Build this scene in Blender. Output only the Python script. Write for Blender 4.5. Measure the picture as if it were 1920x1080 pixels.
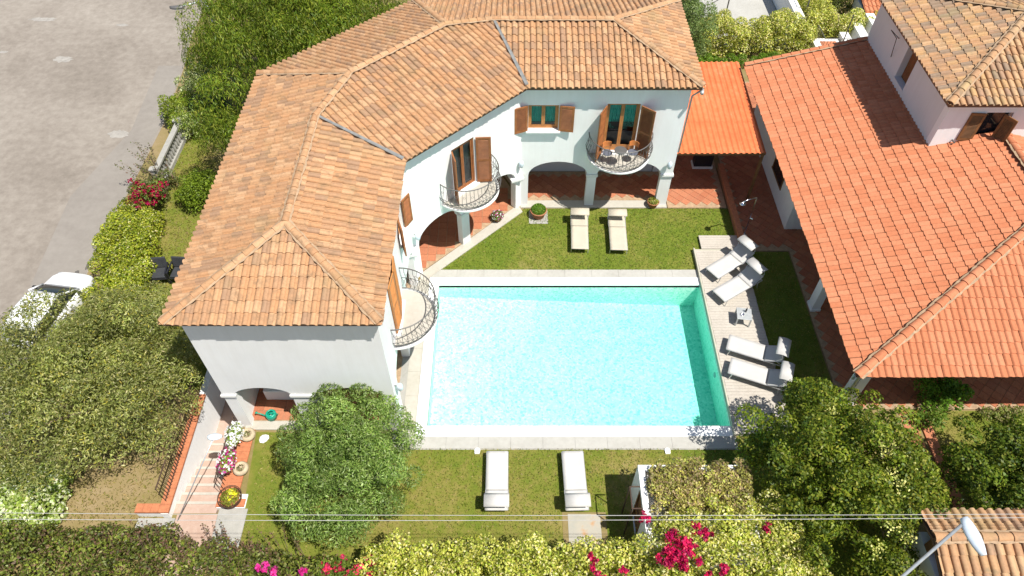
import bpy, bmesh, math, random
import numpy as np
from mathutils import Vector, Matrix
from mathutils.geometry import tessellate_polygon

for o in list(bpy.data.objects):
    bpy.data.objects.remove(o, do_unlink=True)
scene = bpy.context.scene
COL = scene.collection
RAD = math.radians

# ------------------------------------------------------------------ camera, sky, sun, exposure
cam_data = bpy.data.cameras.new('camera')
cam_data.sensor_width = 36.0
cam_data.lens = 36.0 * 1340.0 / 1920.0
cam_data.clip_start = 0.1
cam_data.clip_end = 1000.0
cam = bpy.data.objects.new('camera', cam_data)
COL.objects.link(cam)
cam.location = (0, 0, 21.5)
cam.rotation_euler = (RAD(90) - math.atan(1617 / 1340.0), 0, 0)
scene.camera = cam
CAM = Vector(cam.location)

SUN = Vector((0.40, -0.31, 1.0)).normalized()
world = bpy.data.worlds.new('World')
scene.world = world
world.use_nodes = True
wn = world.node_tree
wn.nodes.clear()
sky = wn.nodes.new('ShaderNodeTexSky')
sky.sky_type = 'NISHITA'
sky.sun_disc = False
sky.sun_elevation = math.asin(SUN.z)
sky.sun_rotation = math.atan2(SUN.x, SUN.y)
bg = wn.nodes.new('ShaderNodeBackground')
bg.inputs['Strength'].default_value = 0.088
wo = wn.nodes.new('ShaderNodeOutputWorld')
wn.links.new(sky.outputs[0], bg.inputs[0])
wn.links.new(bg.outputs[0], wo.inputs[0])

sl = bpy.data.lights.new('sun', 'SUN')
sl.energy = 5.0
sl.angle = RAD(0.5)
sl.color = (1.0, 0.955, 0.88)
so = bpy.data.objects.new('sun', sl)
COL.objects.link(so)
so.location = (20, -20, 60)
so.rotation_euler = (-SUN).to_track_quat('-Z', 'Y').to_euler()

scene.view_settings.view_transform = 'Standard'
scene.view_settings.look = 'None'
scene.view_settings.gamma = 1.0
scene.view_settings.exposure = 0.5
scene.view_settings.use_curve_mapping = False

# ------------------------------------------------------------------ materials
MATS = {}
def new_mat(name):
    m = bpy.data.materials.new(name)
    m.use_nodes = True
    nt = m.node_tree
    p = nt.nodes['Principled BSDF']
    MATS[name] = m
    return m, nt, p

def ramp(nt, fac, stops):
    r = nt.nodes.new('ShaderNodeValToRGB')
    el = r.color_ramp.elements
    while len(el) < len(stops):
        el.new(0.5)
    for e, (pos, c) in zip(el, stops):
        e.position = pos
        e.color = (c[0], c[1], c[2], 1)
    nt.links.new(fac, r.inputs[0])
    return r.outputs[0]

def noise(nt, scale, detail=4, rough=0.6, coord=None, dist=0.0):
    n = nt.nodes.new('ShaderNodeTexNoise')
    n.inputs['Scale'].default_value = scale
    n.inputs['Detail'].default_value = detail
    n.inputs['Roughness'].default_value = rough
    n.inputs['Distortion'].default_value = dist
    if coord is not None:
        nt.links.new(coord, n.inputs['Vector'])
    return n.outputs['Fac']

def wpos(nt):
    g = nt.nodes.new('ShaderNodeNewGeometry')
    return g.outputs['Position']

def mixc(nt, a, b, fac, mode='MIX'):
    m = nt.nodes.new('ShaderNodeMix')
    m.data_type = 'RGBA'
    m.blend_type = mode
    for sock, val in ((m.inputs[0], fac), (m.inputs[6], a), (m.inputs[7], b)):
        if isinstance(val, (int, float)):
            sock.default_value = val
        elif isinstance(val, tuple):
            sock.default_value = (val[0], val[1], val[2], 1)
        else:
            nt.links.new(val, sock)
    return m.outputs[2]

def bump(nt, p, h, strength=0.3, dist=0.02):
    b = nt.nodes.new('ShaderNodeBump')
    b.inputs['Strength'].default_value = strength
    b.inputs['Distance'].default_value = dist
    nt.links.new(h, b.inputs['Height'])
    nt.links.new(b.outputs[0], p.inputs['Normal'])

def simple(name, c, rough=0.6, metal=0.0, var=0.12, scale=6.0, bmp=0.0, spec=0.4):
    m, nt, p = new_mat(name)
    f = noise(nt, scale, 5, 0.65, wpos(nt))
    lo = tuple(x * (1 - var) for x in c)
    hi = tuple(min(1, x * (1 + var)) for x in c)
    nt.links.new(ramp(nt, f, [(0.3, lo), (0.7, hi)]), p.inputs['Base Color'])
    p.inputs['Roughness'].default_value = rough
    p.inputs['Metallic'].default_value = metal
    p.inputs['Specular IOR Level'].default_value = spec
    if bmp:
        bump(nt, p, noise(nt, scale * 8, 3, 0.6, wpos(nt)), bmp, 0.01)
    return m

def stained(name, stops, s1, s2, mixf=0.5, rough=0.85, bmp=0.2, bscale=60, bdist=0.01):
    """two noises of different scale mixed into one ramp"""
    m, nt, p = new_mat(name)
    w = wpos(nt)
    a = noise(nt, s1, 5, 0.6, w, 0.4)
    b = noise(nt, s2, 6, 0.7, w)
    mx = nt.nodes.new('ShaderNodeMix')
    mx.inputs[0].default_value = mixf
    nt.links.new(a, mx.inputs[2])
    nt.links.new(b, mx.inputs[3])
    nt.links.new(ramp(nt, mx.outputs[0], stops), p.inputs['Base Color'])
    p.inputs['Roughness'].default_value = rough
    p.inputs['Specular IOR Level'].default_value = 0.25
    if bmp:
        bump(nt, p, noise(nt, bscale, 4, 0.7, w), bmp, bdist)
    return m

# stucco with faint rain streaks
def stucco(name, c):
    m, nt, p = new_mat(name)
    w = wpos(nt)
    a = noise(nt, 0.9, 5, 0.6, w)
    mp = nt.nodes.new('ShaderNodeMapping')
    mp.inputs['Scale'].default_value = (3.5, 3.5, 0.35)
    nt.links.new(w, mp.inputs['Vector'])
    s = noise(nt, 1.6, 6, 0.7, mp.outputs[0])
    base = ramp(nt, a, [(0.3, tuple(x * 0.95 for x in c)), (0.65, c)])
    st = ramp(nt, s, [(0.33, (0.95, 0.945, 0.935)), (0.6, (1, 1, 1))])
    nt.links.new(mixc(nt, base, st, 0.8, 'MULTIPLY'), p.inputs['Base Color'])
    p.inputs['Roughness'].default_value = 0.9
    p.inputs['Specular IOR Level'].default_value = 0.2
    bump(nt, p, noise(nt, 45, 4, 0.7, w), 0.15, 0.008)
    return m
stucco('white_stucco', (0.83, 0.83, 0.82))
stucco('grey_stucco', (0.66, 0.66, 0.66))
simple('white_paint', (0.80, 0.80, 0.78), 0.55, var=0.05)
simple('trim_white', (0.72, 0.72, 0.70), 0.7, var=0.06, bmp=0.1)

def tile_mats(prefix, cols, dark, lichen, dirt=0.6):
    out = []
    for i, c in enumerate(cols):
        m, nt, p = new_mat('%s_%d' % (prefix, i))
        w = wpos(nt)
        a = noise(nt, 2.6, 6, 0.72, w, 0.5)
        b = noise(nt, 13.0, 5, 0.7, w)
        d = noise(nt, 0.8, 4, 0.6, w)
        c1 = ramp(nt, b, [(0.25, tuple(x * 0.78 for x in c)), (0.5, c), (0.8, tuple(min(1, x * 1.16) for x in c))])
        fac = nt.nodes.new('ShaderNodeMapRange')
        fac.inputs[1].default_value = 0.50
        fac.inputs[2].default_value = 0.66
        fac.inputs[4].default_value = dirt
        nt.links.new(a, fac.inputs[0])
        c2 = mixc(nt, c1, dark, fac.outputs[0])
        fac2 = nt.nodes.new('ShaderNodeMapRange')
        fac2.inputs[1].default_value = 0.54
        fac2.inputs[2].default_value = 0.72
        fac2.inputs[4].default_value = 0.45
        nt.links.new(d, fac2.inputs[0])
        c3 = mixc(nt, c2, lichen, fac2.outputs[0])
        nt.links.new(c3, p.inputs['Base Color'])
        p.inputs['Roughness'].default_value = 0.85
        p.inputs['Specular IOR Level'].default_value = 0.2
        bump(nt, p, b, 0.25, 0.01)
        out.append(m)
    return out
OLD_TILES = tile_mats('aged_tile', [(0.43, 0.235, 0.118), (0.45, 0.262, 0.138), (0.41, 0.228, 0.118), (0.47, 0.285, 0.158), (0.385, 0.22, 0.12), (0.33, 0.20, 0.12)],
                      (0.23, 0.15, 0.088), (0.30, 0.22, 0.11), 0.72)
NEW_TILES = tile_mats('new_tile', [(0.465, 0.172, 0.084), (0.485, 0.185, 0.093), (0.445, 0.158, 0.075), (0.50, 0.198, 0.102)],
                      (0.40, 0.148, 0.073), (0.48, 0.21, 0.11), 0.35)
WEATHERED_TILES = tile_mats('weathered_tile', [(0.42, 0.24, 0.125), (0.46, 0.29, 0.16), (0.38, 0.22, 0.12), (0.34, 0.21, 0.13), (0.45, 0.27, 0.13), (0.27, 0.19, 0.13)],
                            (0.20, 0.155, 0.10), (0.33, 0.27, 0.12), 0.65)
FLOOR_TILES = tile_mats('terracotta_floor', [(0.41, 0.155, 0.08), (0.44, 0.172, 0.09), (0.39, 0.14, 0.072), (0.365, 0.132, 0.07)],
                        (0.33, 0.135, 0.08), (0.42, 0.19, 0.115), 0.35)
BRICK_CAP = simple('brick_cap', (0.44, 0.16, 0.075), 0.85, var=0.22, scale=9, bmp=0.2)
simple('mortar', (0.36, 0.25, 0.155), 0.95, var=0.25, scale=7, bmp=0.3)
simple('roof_underlay', (0.16, 0.09, 0.055), 0.95)
simple('zinc', (0.20, 0.20, 0.19), 0.6, 0.2, var=0.3, scale=5)
simple('gutter_grey', (0.42, 0.44, 0.44), 0.5, 0.3)
stained('canopy_orange', [(0.34, (0.52, 0.125, 0.045)), (0.48, (0.585, 0.155, 0.055)), (0.58, (0.60, 0.185, 0.075)), (0.70, (0.62, 0.27, 0.15))], 0.9, 5.0, 0.5, 0.6, 0.0)
stained('road_asphalt', [(0.34, (0.18, 0.155, 0.128)), (0.45, (0.225, 0.195, 0.163)), (0.56, (0.275, 0.243, 0.205)), (0.68, (0.335, 0.30, 0.258))], 0.17, 2.6, 0.46, 0.95, 0.35, 50, 0.01)
simple('road_patch', (0.30, 0.28, 0.25), 0.95, var=0.2, scale=4)
stained('tar_patch', [(0.30, (0.20, 0.178, 0.155)), (0.5, (0.238, 0.215, 0.188)), (0.7, (0.275, 0.25, 0.22))], 0.4, 3.0, 0.5, 0.95, 0.3, 50, 0.01)
simple('oil_stain', (0.10, 0.09, 0.08), 0.8, var=0.3, scale=9)
stained('dry_soil', [(0.28, (0.13, 0.13, 0.03)), (0.46, (0.21, 0.165, 0.065)), (0.60, (0.26, 0.195, 0.10)), (0.76, (0.30, 0.235, 0.14))], 0.35, 2.6, 0.5, 1.0, 0.5, 30, 0.02)
stained('lawn_green', [(0.36, (0.092, 0.138, 0.012)), (0.48, (0.125, 0.16, 0.018)), (0.57, (0.165, 0.172, 0.03)), (0.68, (0.235, 0.20, 0.07))], 0.42, 4.0, 0.40, 1.0, 0.6, 45, 0.02)
stained('lawn_dry', [(0.38, (0.095, 0.138, 0.014)), (0.48, (0.14, 0.158, 0.022)), (0.57, (0.20, 0.175, 0.045)), (0.67, (0.275, 0.215, 0.10))], 0.33, 3.5, 0.36, 1.0, 0.6, 45, 0.02)
stained('pale_stone', [(0.3, (0.33, 0.32, 0.285)), (0.5, (0.39, 0.38, 0.345)), (0.7, (0.44, 0.43, 0.395))], 0.8, 7, 0.5, 0.85, 0.12)
stained('porch_stone', [(0.3, (0.36, 0.335, 0.28)), (0.5, (0.42, 0.395, 0.34)), (0.7, (0.47, 0.44, 0.39))], 0.8, 7, 0.5, 0.85, 0.12)
stained('concrete', [(0.3, (0.26, 0.255, 0.23)), (0.5, (0.34, 0.33, 0.30)), (0.7, (0.40, 0.385, 0.35))], 1.2, 6, 0.5, 0.95, 0.2)
stained('rust_stain_slab', [(0.35, (0.33, 0.32, 0.28)), (0.50, (0.38, 0.35, 0.29)), (0.60, (0.42, 0.24, 0.12)), (0.75, (0.36, 0.32, 0.26))], 0.9, 4, 0.45, 0.95, 0.2)
stained('pink_stone', [(0.3, (0.36, 0.24, 0.185)), (0.5, (0.42, 0.30, 0.24)), (0.7, (0.47, 0.36, 0.30))], 1.3, 7, 0.5, 0.9, 0.2)
simple('coping_white', (0.84, 0.84, 0.83), 0.6, var=0.03)
stained('teak_bleached', [(0.3, (0.34, 0.305, 0.26)), (0.5, (0.44, 0.40, 0.345)), (0.7, (0.50, 0.46, 0.405))], 1.1, 14, 0.6, 0.8, 0.15)
simple('deck_fascia', (0.42, 0.40, 0.32), 0.8, var=0.1)
simple('shutter_wood', (0.27, 0.10, 0.032), 0.55, var=0.25, scale=5)
simple('door_wood', (0.40, 0.17, 0.05), 0.5, var=0.2, scale=5)
simple('dark_wood', (0.20, 0.095, 0.035), 0.6, var=0.25, scale=5)
simple('iron_grey', (0.15, 0.145, 0.14), 0.5, 0.4)
simple('iron_rust', (0.075, 0.045, 0.03), 0.8, 0.2)
simple('black_plastic', (0.018, 0.018, 0.022), 0.45)
simple('black_fabric', (0.035, 0.037, 0.042), 0.8, var=0.2)
simple('aluminium', (0.62, 0.62, 0.62), 0.35, 0.7)
simple('chrome', (0.7, 0.7, 0.72), 0.15, 1.0)
simple('sling_cream', (0.46, 0.415, 0.33), 0.85, var=0.05, scale=3, bmp=0.15)
simple('sling_white', (0.48, 0.47, 0.45), 0.85, var=0.05, scale=3, bmp=0.15)
simple('curtain_teal', (0.01, 0.36, 0.30), 0.85, var=0.25, scale=6)
simple('curtain_grey', (0.30, 0.32, 0.32), 0.85, var=0.2, scale=5)
simple('room_dark', (0.06, 0.055, 0.05), 0.9)
simple('orange_seat', (0.58, 0.20, 0.055), 0.5, var=0.1)
simple('slate_seat', (0.10, 0.11, 0.14), 0.7)
simple('plastic_green', (0.01, 0.30, 0.20), 0.35)
simple('terracotta_pot', (0.36, 0.15, 0.08), 0.85, var=0.15)
simple('stone_pot', (0.46, 0.38, 0.26), 0.9, var=0.2, bmp=0.3)
simple('soil', (0.09, 0.06, 0.04), 1.0, var=0.3)
simple('bark', (0.16, 0.115, 0.075), 0.95, var=0.3, scale=9, bmp=0.5)
simple('lamp_metal', (0.42, 0.45, 0.47), 0.4, 0.5)
simple('lamp_glass', (0.55, 0.62, 0.68), 0.25)
simple('cable_grey', (0.40, 0.39, 0.37), 0.6)
simple('car_white', (0.80, 0.80, 0.80), 0.22, spec=0.6, var=0.01)
simple('tyre_black', (0.02, 0.02, 0.02), 0.85)
simple('sun_bleached_wood', (0.33, 0.30, 0.25), 0.9, var=0.2)

m, nt, p = new_mat('dark_glass')
p.inputs['Base Color'].default_value = (0.015, 0.017, 0.02, 1)
p.inputs['Roughness'].default_value = 0.04
m, nt, p = new_mat('window_glass')
nt.nodes.remove(p)
tr = nt.nodes.new('ShaderNodeBsdfTransparent')
tr.inputs[0].default_value = (0.86, 0.90, 0.89, 1)
gl = nt.nodes.new('ShaderNodeBsdfGlossy')
gl.inputs['Roughness'].default_value = 0.03
fr = nt.nodes.new('ShaderNodeFresnel')
fr.inputs[0].default_value = 1.5
mx = nt.nodes.new('ShaderNodeMixShader')
nt.links.new(fr.outputs[0], mx.inputs[0])
nt.links.new(tr.outputs[0], mx.inputs[1])
nt.links.new(gl.outputs[0], mx.inputs[2])
nt.links.new(mx.outputs[0], nt.nodes['Material Output'].inputs[0])

# pool water: tinted, rippled surface over the basin
m, nt, p = new_mat('pool_water')
nt.nodes.remove(p)
tr = nt.nodes.new('ShaderNodeBsdfTransparent')
tr.inputs[0].default_value = (1.0, 1.0, 1.0, 1)
gl = nt.nodes.new('ShaderNodeBsdfGlossy')
gl.inputs['Roughness'].default_value = 0.04
fr = nt.nodes.new('ShaderNodeFresnel')
fr.inputs[0].default_value = 1.33
mx = nt.nodes.new('ShaderNodeMixShader')
w = wpos(nt)
bp = nt.nodes.new('ShaderNodeBump')
bp.inputs['Strength'].default_value = 0.5
bp.inputs['Distance'].default_value = 0.03
nt.links.new(noise(nt, 7.0, 3, 0.5, w, 0.6), bp.inputs['Height'])
nt.links.new(bp.outputs[0], gl.inputs['Normal'])
nt.links.new(bp.outputs[0], fr.inputs['Normal'])
nt.links.new(fr.outputs[0], mx.inputs[0])
nt.links.new(tr.outputs[0], mx.inputs[1])
nt.links.new(gl.outputs[0], mx.inputs[2])
nt.links.new(mx.outputs[0], nt.nodes['Material Output'].inputs[0])
va = nt.nodes.new('ShaderNodeVolumeAbsorption')
va.inputs['Color'].default_value = (0.66, 0.982, 0.958, 1)
va.inputs['Density'].default_value = 1.0
nt.links.new(va.outputs[0], nt.nodes['Material Output'].inputs['Volume'])

# pool lining: pale turquoise, water sparkle and caustics painted in as light and teal flecks
m, nt, p = new_mat('pool_sparkle_lining')
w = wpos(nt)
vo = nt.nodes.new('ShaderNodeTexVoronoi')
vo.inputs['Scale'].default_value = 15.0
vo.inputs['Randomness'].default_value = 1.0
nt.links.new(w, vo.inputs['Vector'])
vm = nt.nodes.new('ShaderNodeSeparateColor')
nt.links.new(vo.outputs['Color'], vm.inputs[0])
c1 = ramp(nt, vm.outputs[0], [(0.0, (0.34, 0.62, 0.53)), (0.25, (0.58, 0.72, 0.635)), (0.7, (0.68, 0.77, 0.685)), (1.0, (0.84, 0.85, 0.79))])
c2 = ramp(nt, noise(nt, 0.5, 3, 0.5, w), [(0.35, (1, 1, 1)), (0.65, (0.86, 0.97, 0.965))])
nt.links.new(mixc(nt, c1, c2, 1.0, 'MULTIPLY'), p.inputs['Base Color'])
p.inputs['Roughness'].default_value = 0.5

# leaves: colour comes per leaf from the mesh, plus some light through the blade
m, nt, p = new_mat('leaf')
at = nt.nodes.new('ShaderNodeAttribute')
at.attribute_name = 'leaf_colour'
nt.links.new(at.outputs['Color'], p.inputs['Base Color'])
p.inputs['Roughness'].default_value = 0.5
p.inputs['Specular IOR Level'].default_value = 0.35
tl = nt.nodes.new('ShaderNodeBsdfTranslucent')
nt.links.new(at.outputs['Color'], tl.inputs[0])
mx = nt.nodes.new('ShaderNodeMixShader')
mx.inputs[0].default_value = 0.42
nt.links.new(p.outputs[0], mx.inputs[1])
nt.links.new(tl.outputs[0], mx.inputs[2])
nt.links.new(mx.outputs[0], nt.nodes['Material Output'].inputs[0])

# ------------------------------------------------------------------ object helpers
ORIGIN = {}
def tag(o, label=None, cat=None, group=None, kind=None):
    if label: o['label'] = label
    if cat: o['category'] = cat
    if group: o['group'] = group
    if kind: o['kind'] = kind
    return o

def thing(name, loc, label, cat, group=None, rotz=0.0):
    o = bpy.data.objects.new(name, None)
    o.empty_display_size = 0.2
    COL.objects.link(o)
    o.location = loc
    o.rotation_euler = (0, 0, rotz)
    ORIGIN[o.name] = Vector(loc)
    return tag(o, label, cat, group)

def org(parent):
    """world position of the thing a part belongs to"""
    if parent is None:
        return Vector((0, 0, 0))
    return ORIGIN.get(parent.name, Vector((0, 0, 0)))

def mat_of(m):
    return MATS[m] if isinstance(m, str) else m

class MB:
    def __init__(self):
        self.v = []; self.f = []; self.m = []
    def face(self, pts, mi=0):
        b = len(self.v)
        self.v += [tuple(p) for p in pts]
        self.f.append(tuple(range(b, b + len(pts)))); self.m.append(mi)
    def add(self, verts, faces, mi=0):
        b = len(self.v)
        self.v += [tuple(p) for p in verts]
        for f in faces:
            self.f.append(tuple(i + b for i in f)); self.m.append(mi)
        return self
    def box(self, c, s, rz=0.0, mi=0, M=None):
        hx, hy, hz = s[0] / 2, s[1] / 2, s[2] / 2
        vs = [Vector((x * hx, y * hy, z * hz)) for z in (-1, 1) for x, y in ((-1, -1), (1, -1), (1, 1), (-1, 1))]
        R = M if M is not None else Matrix.Rotation(rz, 3, 'Z')
        vs = [R @ q + Vector(c) for q in vs]
        return self.add(vs, [(3, 2, 1, 0), (4, 5, 6, 7), (0, 1, 5, 4), (1, 2, 6, 5), (2, 3, 7, 6), (3, 0, 4, 7)], mi)
    def bbox(self, x0, x1, y0, y1, z0, z1, mi=0):
        return self.box(((x0 + x1) / 2, (y0 + y1) / 2, (z0 + z1) / 2), (x1 - x0, y1 - y0, z1 - z0), 0, mi)
    def bar(self, a, b, w, h, mi=0, up=(0, 0, 1)):
        a, b = Vector(a), Vector(b)
        d = (b - a); L = d.length; d.normalize()
        u = Vector(up)
        if abs(d.dot(u)) > 0.98: u = Vector((1, 0, 0))
        s = d.cross(u).normalized(); t = s.cross(d)
        M = Matrix((s, d, t)).transposed()
        return self.box((a + b) / 2, (w, L, h), 0, mi, M)
    def tube(self, path, r, n=8, mi=0, closed=False, caps=True):
        P = [Vector(q) for q in path]
        N = len(P)
        rs = r if isinstance(r, (list, tuple)) else [r] * N
        b = len(self.v)
        prev = None
        for i in range(N):
            if closed:
                d = P[(i + 1) % N] - P[i - 1]
            else:
                d = P[min(i + 1, N - 1)] - P[max(i - 1, 0)]
            if d.length < 1e-9: d = Vector((0, 0, 1))
            d.normalize()
            if prev is None:
                u = Vector((0, 0, 1)) if abs(d.z) < 0.9 else Vector((1, 0, 0))
                s = d.cross(u).normalized()
            else:
                s = (prev - d * prev.dot(d))
                s = s.normalized() if s.length > 1e-6 else d.orthogonal().normalized()
            prev = s
            t = d.cross(s)
            for k in range(n):
                a = 2 * math.pi * k / n
                self.v.append(tuple(P[i] + (s * math.cos(a) + t * math.sin(a)) * rs[i]))
        rng_ = N if closed else N - 1
        for i in range(rng_):
            j = (i + 1) % N
            for k in range(n):
                k2 = (k + 1) % n
                self.f.append((b + i * n + k, b + i * n + k2, b + j * n + k2, b + j * n + k)); self.m.append(mi)
        if caps and not closed:
            self.f.append(tuple(b + k for k in range(n - 1, -1, -1))); self.m.append(mi)
            self.f.append(tuple(b + (N - 1) * n + k for k in range(n))); self.m.append(mi)
        return self
    def lathe(self, c, prof, n=20, mi=0, a0=0.0, a1=2 * math.pi):
        full = abs(a1 - a0 - 2 * math.pi) < 1e-6
        cnt = n if full else n + 1
        b = len(self.v)
        for r, z in prof:
            for k in range(cnt):
                a = a0 + (a1 - a0) * k / n
                self.v.append((c[0] + r * math.cos(a), c[1] + r * math.sin(a), c[2] + z))
        for i in range(len(prof) - 1):
            for k in range(n):
                k2 = (k + 1) % cnt
                self.f.append((b + i * cnt + k, b + i * cnt + k2, b + (i + 1) * cnt + k2, b + (i + 1) * cnt + k)); self.m.append(mi)
        return self
    def poly(self, pts, z0, z1, mi=0, holes=()):
        """vertical prism over a 2-D outline, with holes"""
        loops = [list(pts)] + [list(h) for h in holes]
        flat = [q for l in loops for q in l]
        tris = tessellate_polygon([[Vector((q[0], q[1], 0)) for q in l] for l in loops])
        b = len(self.v); n = len(flat)
        self.v += [(q[0], q[1], z1) for q in flat]
        def area(t):
            a, c, d = (flat[i] for i in t)
            return (c[0] - a[0]) * (d[1] - a[1]) - (c[1] - a[1]) * (d[0] - a[0])
        for t in tris:
            t = t if area(t) > 0 else t[::-1]
            self.f.append(tuple(b + i for i in t)); self.m.append(mi)
        if z0 is not None and z0 < z1:
            self.v += [(q[0], q[1], z0) for q in flat]
            for t in tris:
                t = t if area(t) < 0 else t[::-1]
                self.f.append(tuple(b + n + i for i in t)); self.m.append(mi)
            s = 0
            for l in loops:
                m_ = len(l)
                for i in range(m_):
                    j = (i + 1) % m_
                    self.f.append((b + s + i, b + n + s + i, b + n + s + j, b + s + j)); self.m.append(mi)
                s += m_
        return self
    def build(self, name, mats, parent=None, smooth=False, label=None, origin=None, fix=False):
        o0 = origin if origin is not None else org(parent)
        me = bpy.data.meshes.new(name)
        me.from_pydata([(x - o0[0], y - o0[1], z - o0[2]) for x, y, z in self.v], [], self.f)
        if not isinstance(mats, (list, tuple)): mats = [mats]
        for q in mats: me.materials.append(mat_of(q))
        if len(mats) > 1:
            me.polygons.foreach_set('material_index', self.m)
        if smooth:
            me.polygons.foreach_set('use_smooth', [True] * len(me.polygons))
        if fix:
            bm = bmesh.new(); bm.from_mesh(me)
            bmesh.ops.remove_doubles(bm, verts=bm.verts, dist=1e-5)
            bmesh.ops.recalc_face_normals(bm, faces=bm.faces)
            bm.to_mesh(me); bm.free()
        me.update()
        o = bpy.data.objects.new(name, me)
        COL.objects.link(o)
        if parent is not None:
            o.parent = parent
            ORIGIN[o.name] = o0
        if label: o['label'] = label
        return o

def struct(o):
    o['kind'] = 'structure'
    return o

def copy_tree(o, parent=None):
    c = o.copy()
    COL.objects.link(c)
    c.parent = parent
    for ch in list(o.children):
        copy_tree(ch, c)
    return c

def bevel(o, w=0.01, seg=2):
    md = o.modifiers.new('bevel', 'BEVEL')
    md.width = w; md.segments = seg; md.limit_method = 'ANGLE'
    return o

# wall panel in a vertical plane: outline and holes are (u, z); u runs along udir, outward normal = ndir
def panel(mb, o, udir, ndir, outline, holes=(), th=0.25, mi=0):
    o, ud, nd = Vector(o), Vector(udir), Vector(ndir)
    loops = [list(outline)] + [list(h) for h in holes]
    flat = [q for l in loops for q in l]
    tris = tessellate_polygon([[Vector((q[0], q[1], 0)) for q in l] for l in loops])
    b = len(mb.v); n = len(flat)
    for off in (0, -th):
        for u, z in flat:
            q = o + ud * u + nd * off
            mb.v.append((q.x, q.y, z))
    flip = ud.cross(Vector((0, 0, 1))).dot(nd) < 0
    for t in tris:
        a, c, d = (flat[i] for i in t)
        ccw = (c[0] - a[0]) * (d[1] - a[1]) - (c[1] - a[1]) * (d[0] - a[0]) > 0
        if ccw == flip: t = t[::-1]
        mb.f.append(tuple(b + i for i in t)); mb.m.append(mi)
        mb.f.append(tuple(b + n + i for i in t[::-1])); mb.m.append(mi)
    s = 0
    for l in loops:
        m_ = len(l)
        for i in range(m_):
            j = (i + 1) % m_
            mb.f.append((b + s + i, b + s + j, b + n + s + j, b + n + s + i)); mb.m.append(mi)
        s += m_

def arch_outline(u0, u1, z0, z1, arches):
    """bottom edge is cut by arches (a0, a1, spring, crown)"""
    pts = [(u0, z0)]
    for a0, a1, sp, cr in arches:
        pts.append((a0, z0)); 
        K = 14
        for k in range(K + 1):
            t = math.pi * k / K
            pts.append(((a0 + a1) / 2 - (a1 - a0) / 2 * math.cos(t), sp + (cr - sp) * math.sin(t)))
        pts.append((a1, z0))
    pts += [(u1, z0), (u1, z1), (u0, z1)]
    out = []
    for q in pts:
        if not out or (abs(q[0] - out[-1][0]) + abs(q[1] - out[-1][1])) > 1e-4: out.append(q)
    return out

def rect(u0, u1, z0, z1):
    return [(u0, z0), (u1, z0), (u1, z1), (u0, z1)]

# ------------------------------------------------------------------ roof tiles
def tile_shape(w, c, hb, lift, th, style):
    prof = []
    if style == 'barrel':
        K = 7
        bw = 0.70 * w
        for k in range(K + 1):
            t = math.pi * k / K
            prof.append((bw / 2 - bw / 2 * math.cos(t), hb * math.sin(t) ** 0.8))
        prof.append((w * 0.86, -0.008))
        prof.append((w, 0.0))
    else:
        for u, z in ((0, 0.0), (0.12, 0.7), (0.27, 1.0), (0.43, 0.75), (0.56, 0.12), (0.78, 0.0), (1.0, 0.0)):
            prof.append((u * w, z * hb))
    n = len(prof)
    vs = []
    for u, z in prof: vs.append((u, -0.01, z + lift - th))
    for u, z in prof: vs.append((u, -0.012, z + lift))
    for u, z in prof: vs.append((u, -0.012, z + lift))
    for u, z in prof:
        uu = w * 0.5 + (u - w * 0.5) * 0.97
        vs.append((uu, c + 0.03, z * 0.9 + 0.002))
    fs = []
    for r in (0, 2):
        for k in range(n - 1):
            fs.append((r * n + k, r * n + k + 1, (r + 1) * n + k + 1, (r + 1) * n + k))
    return vs, fs

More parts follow.
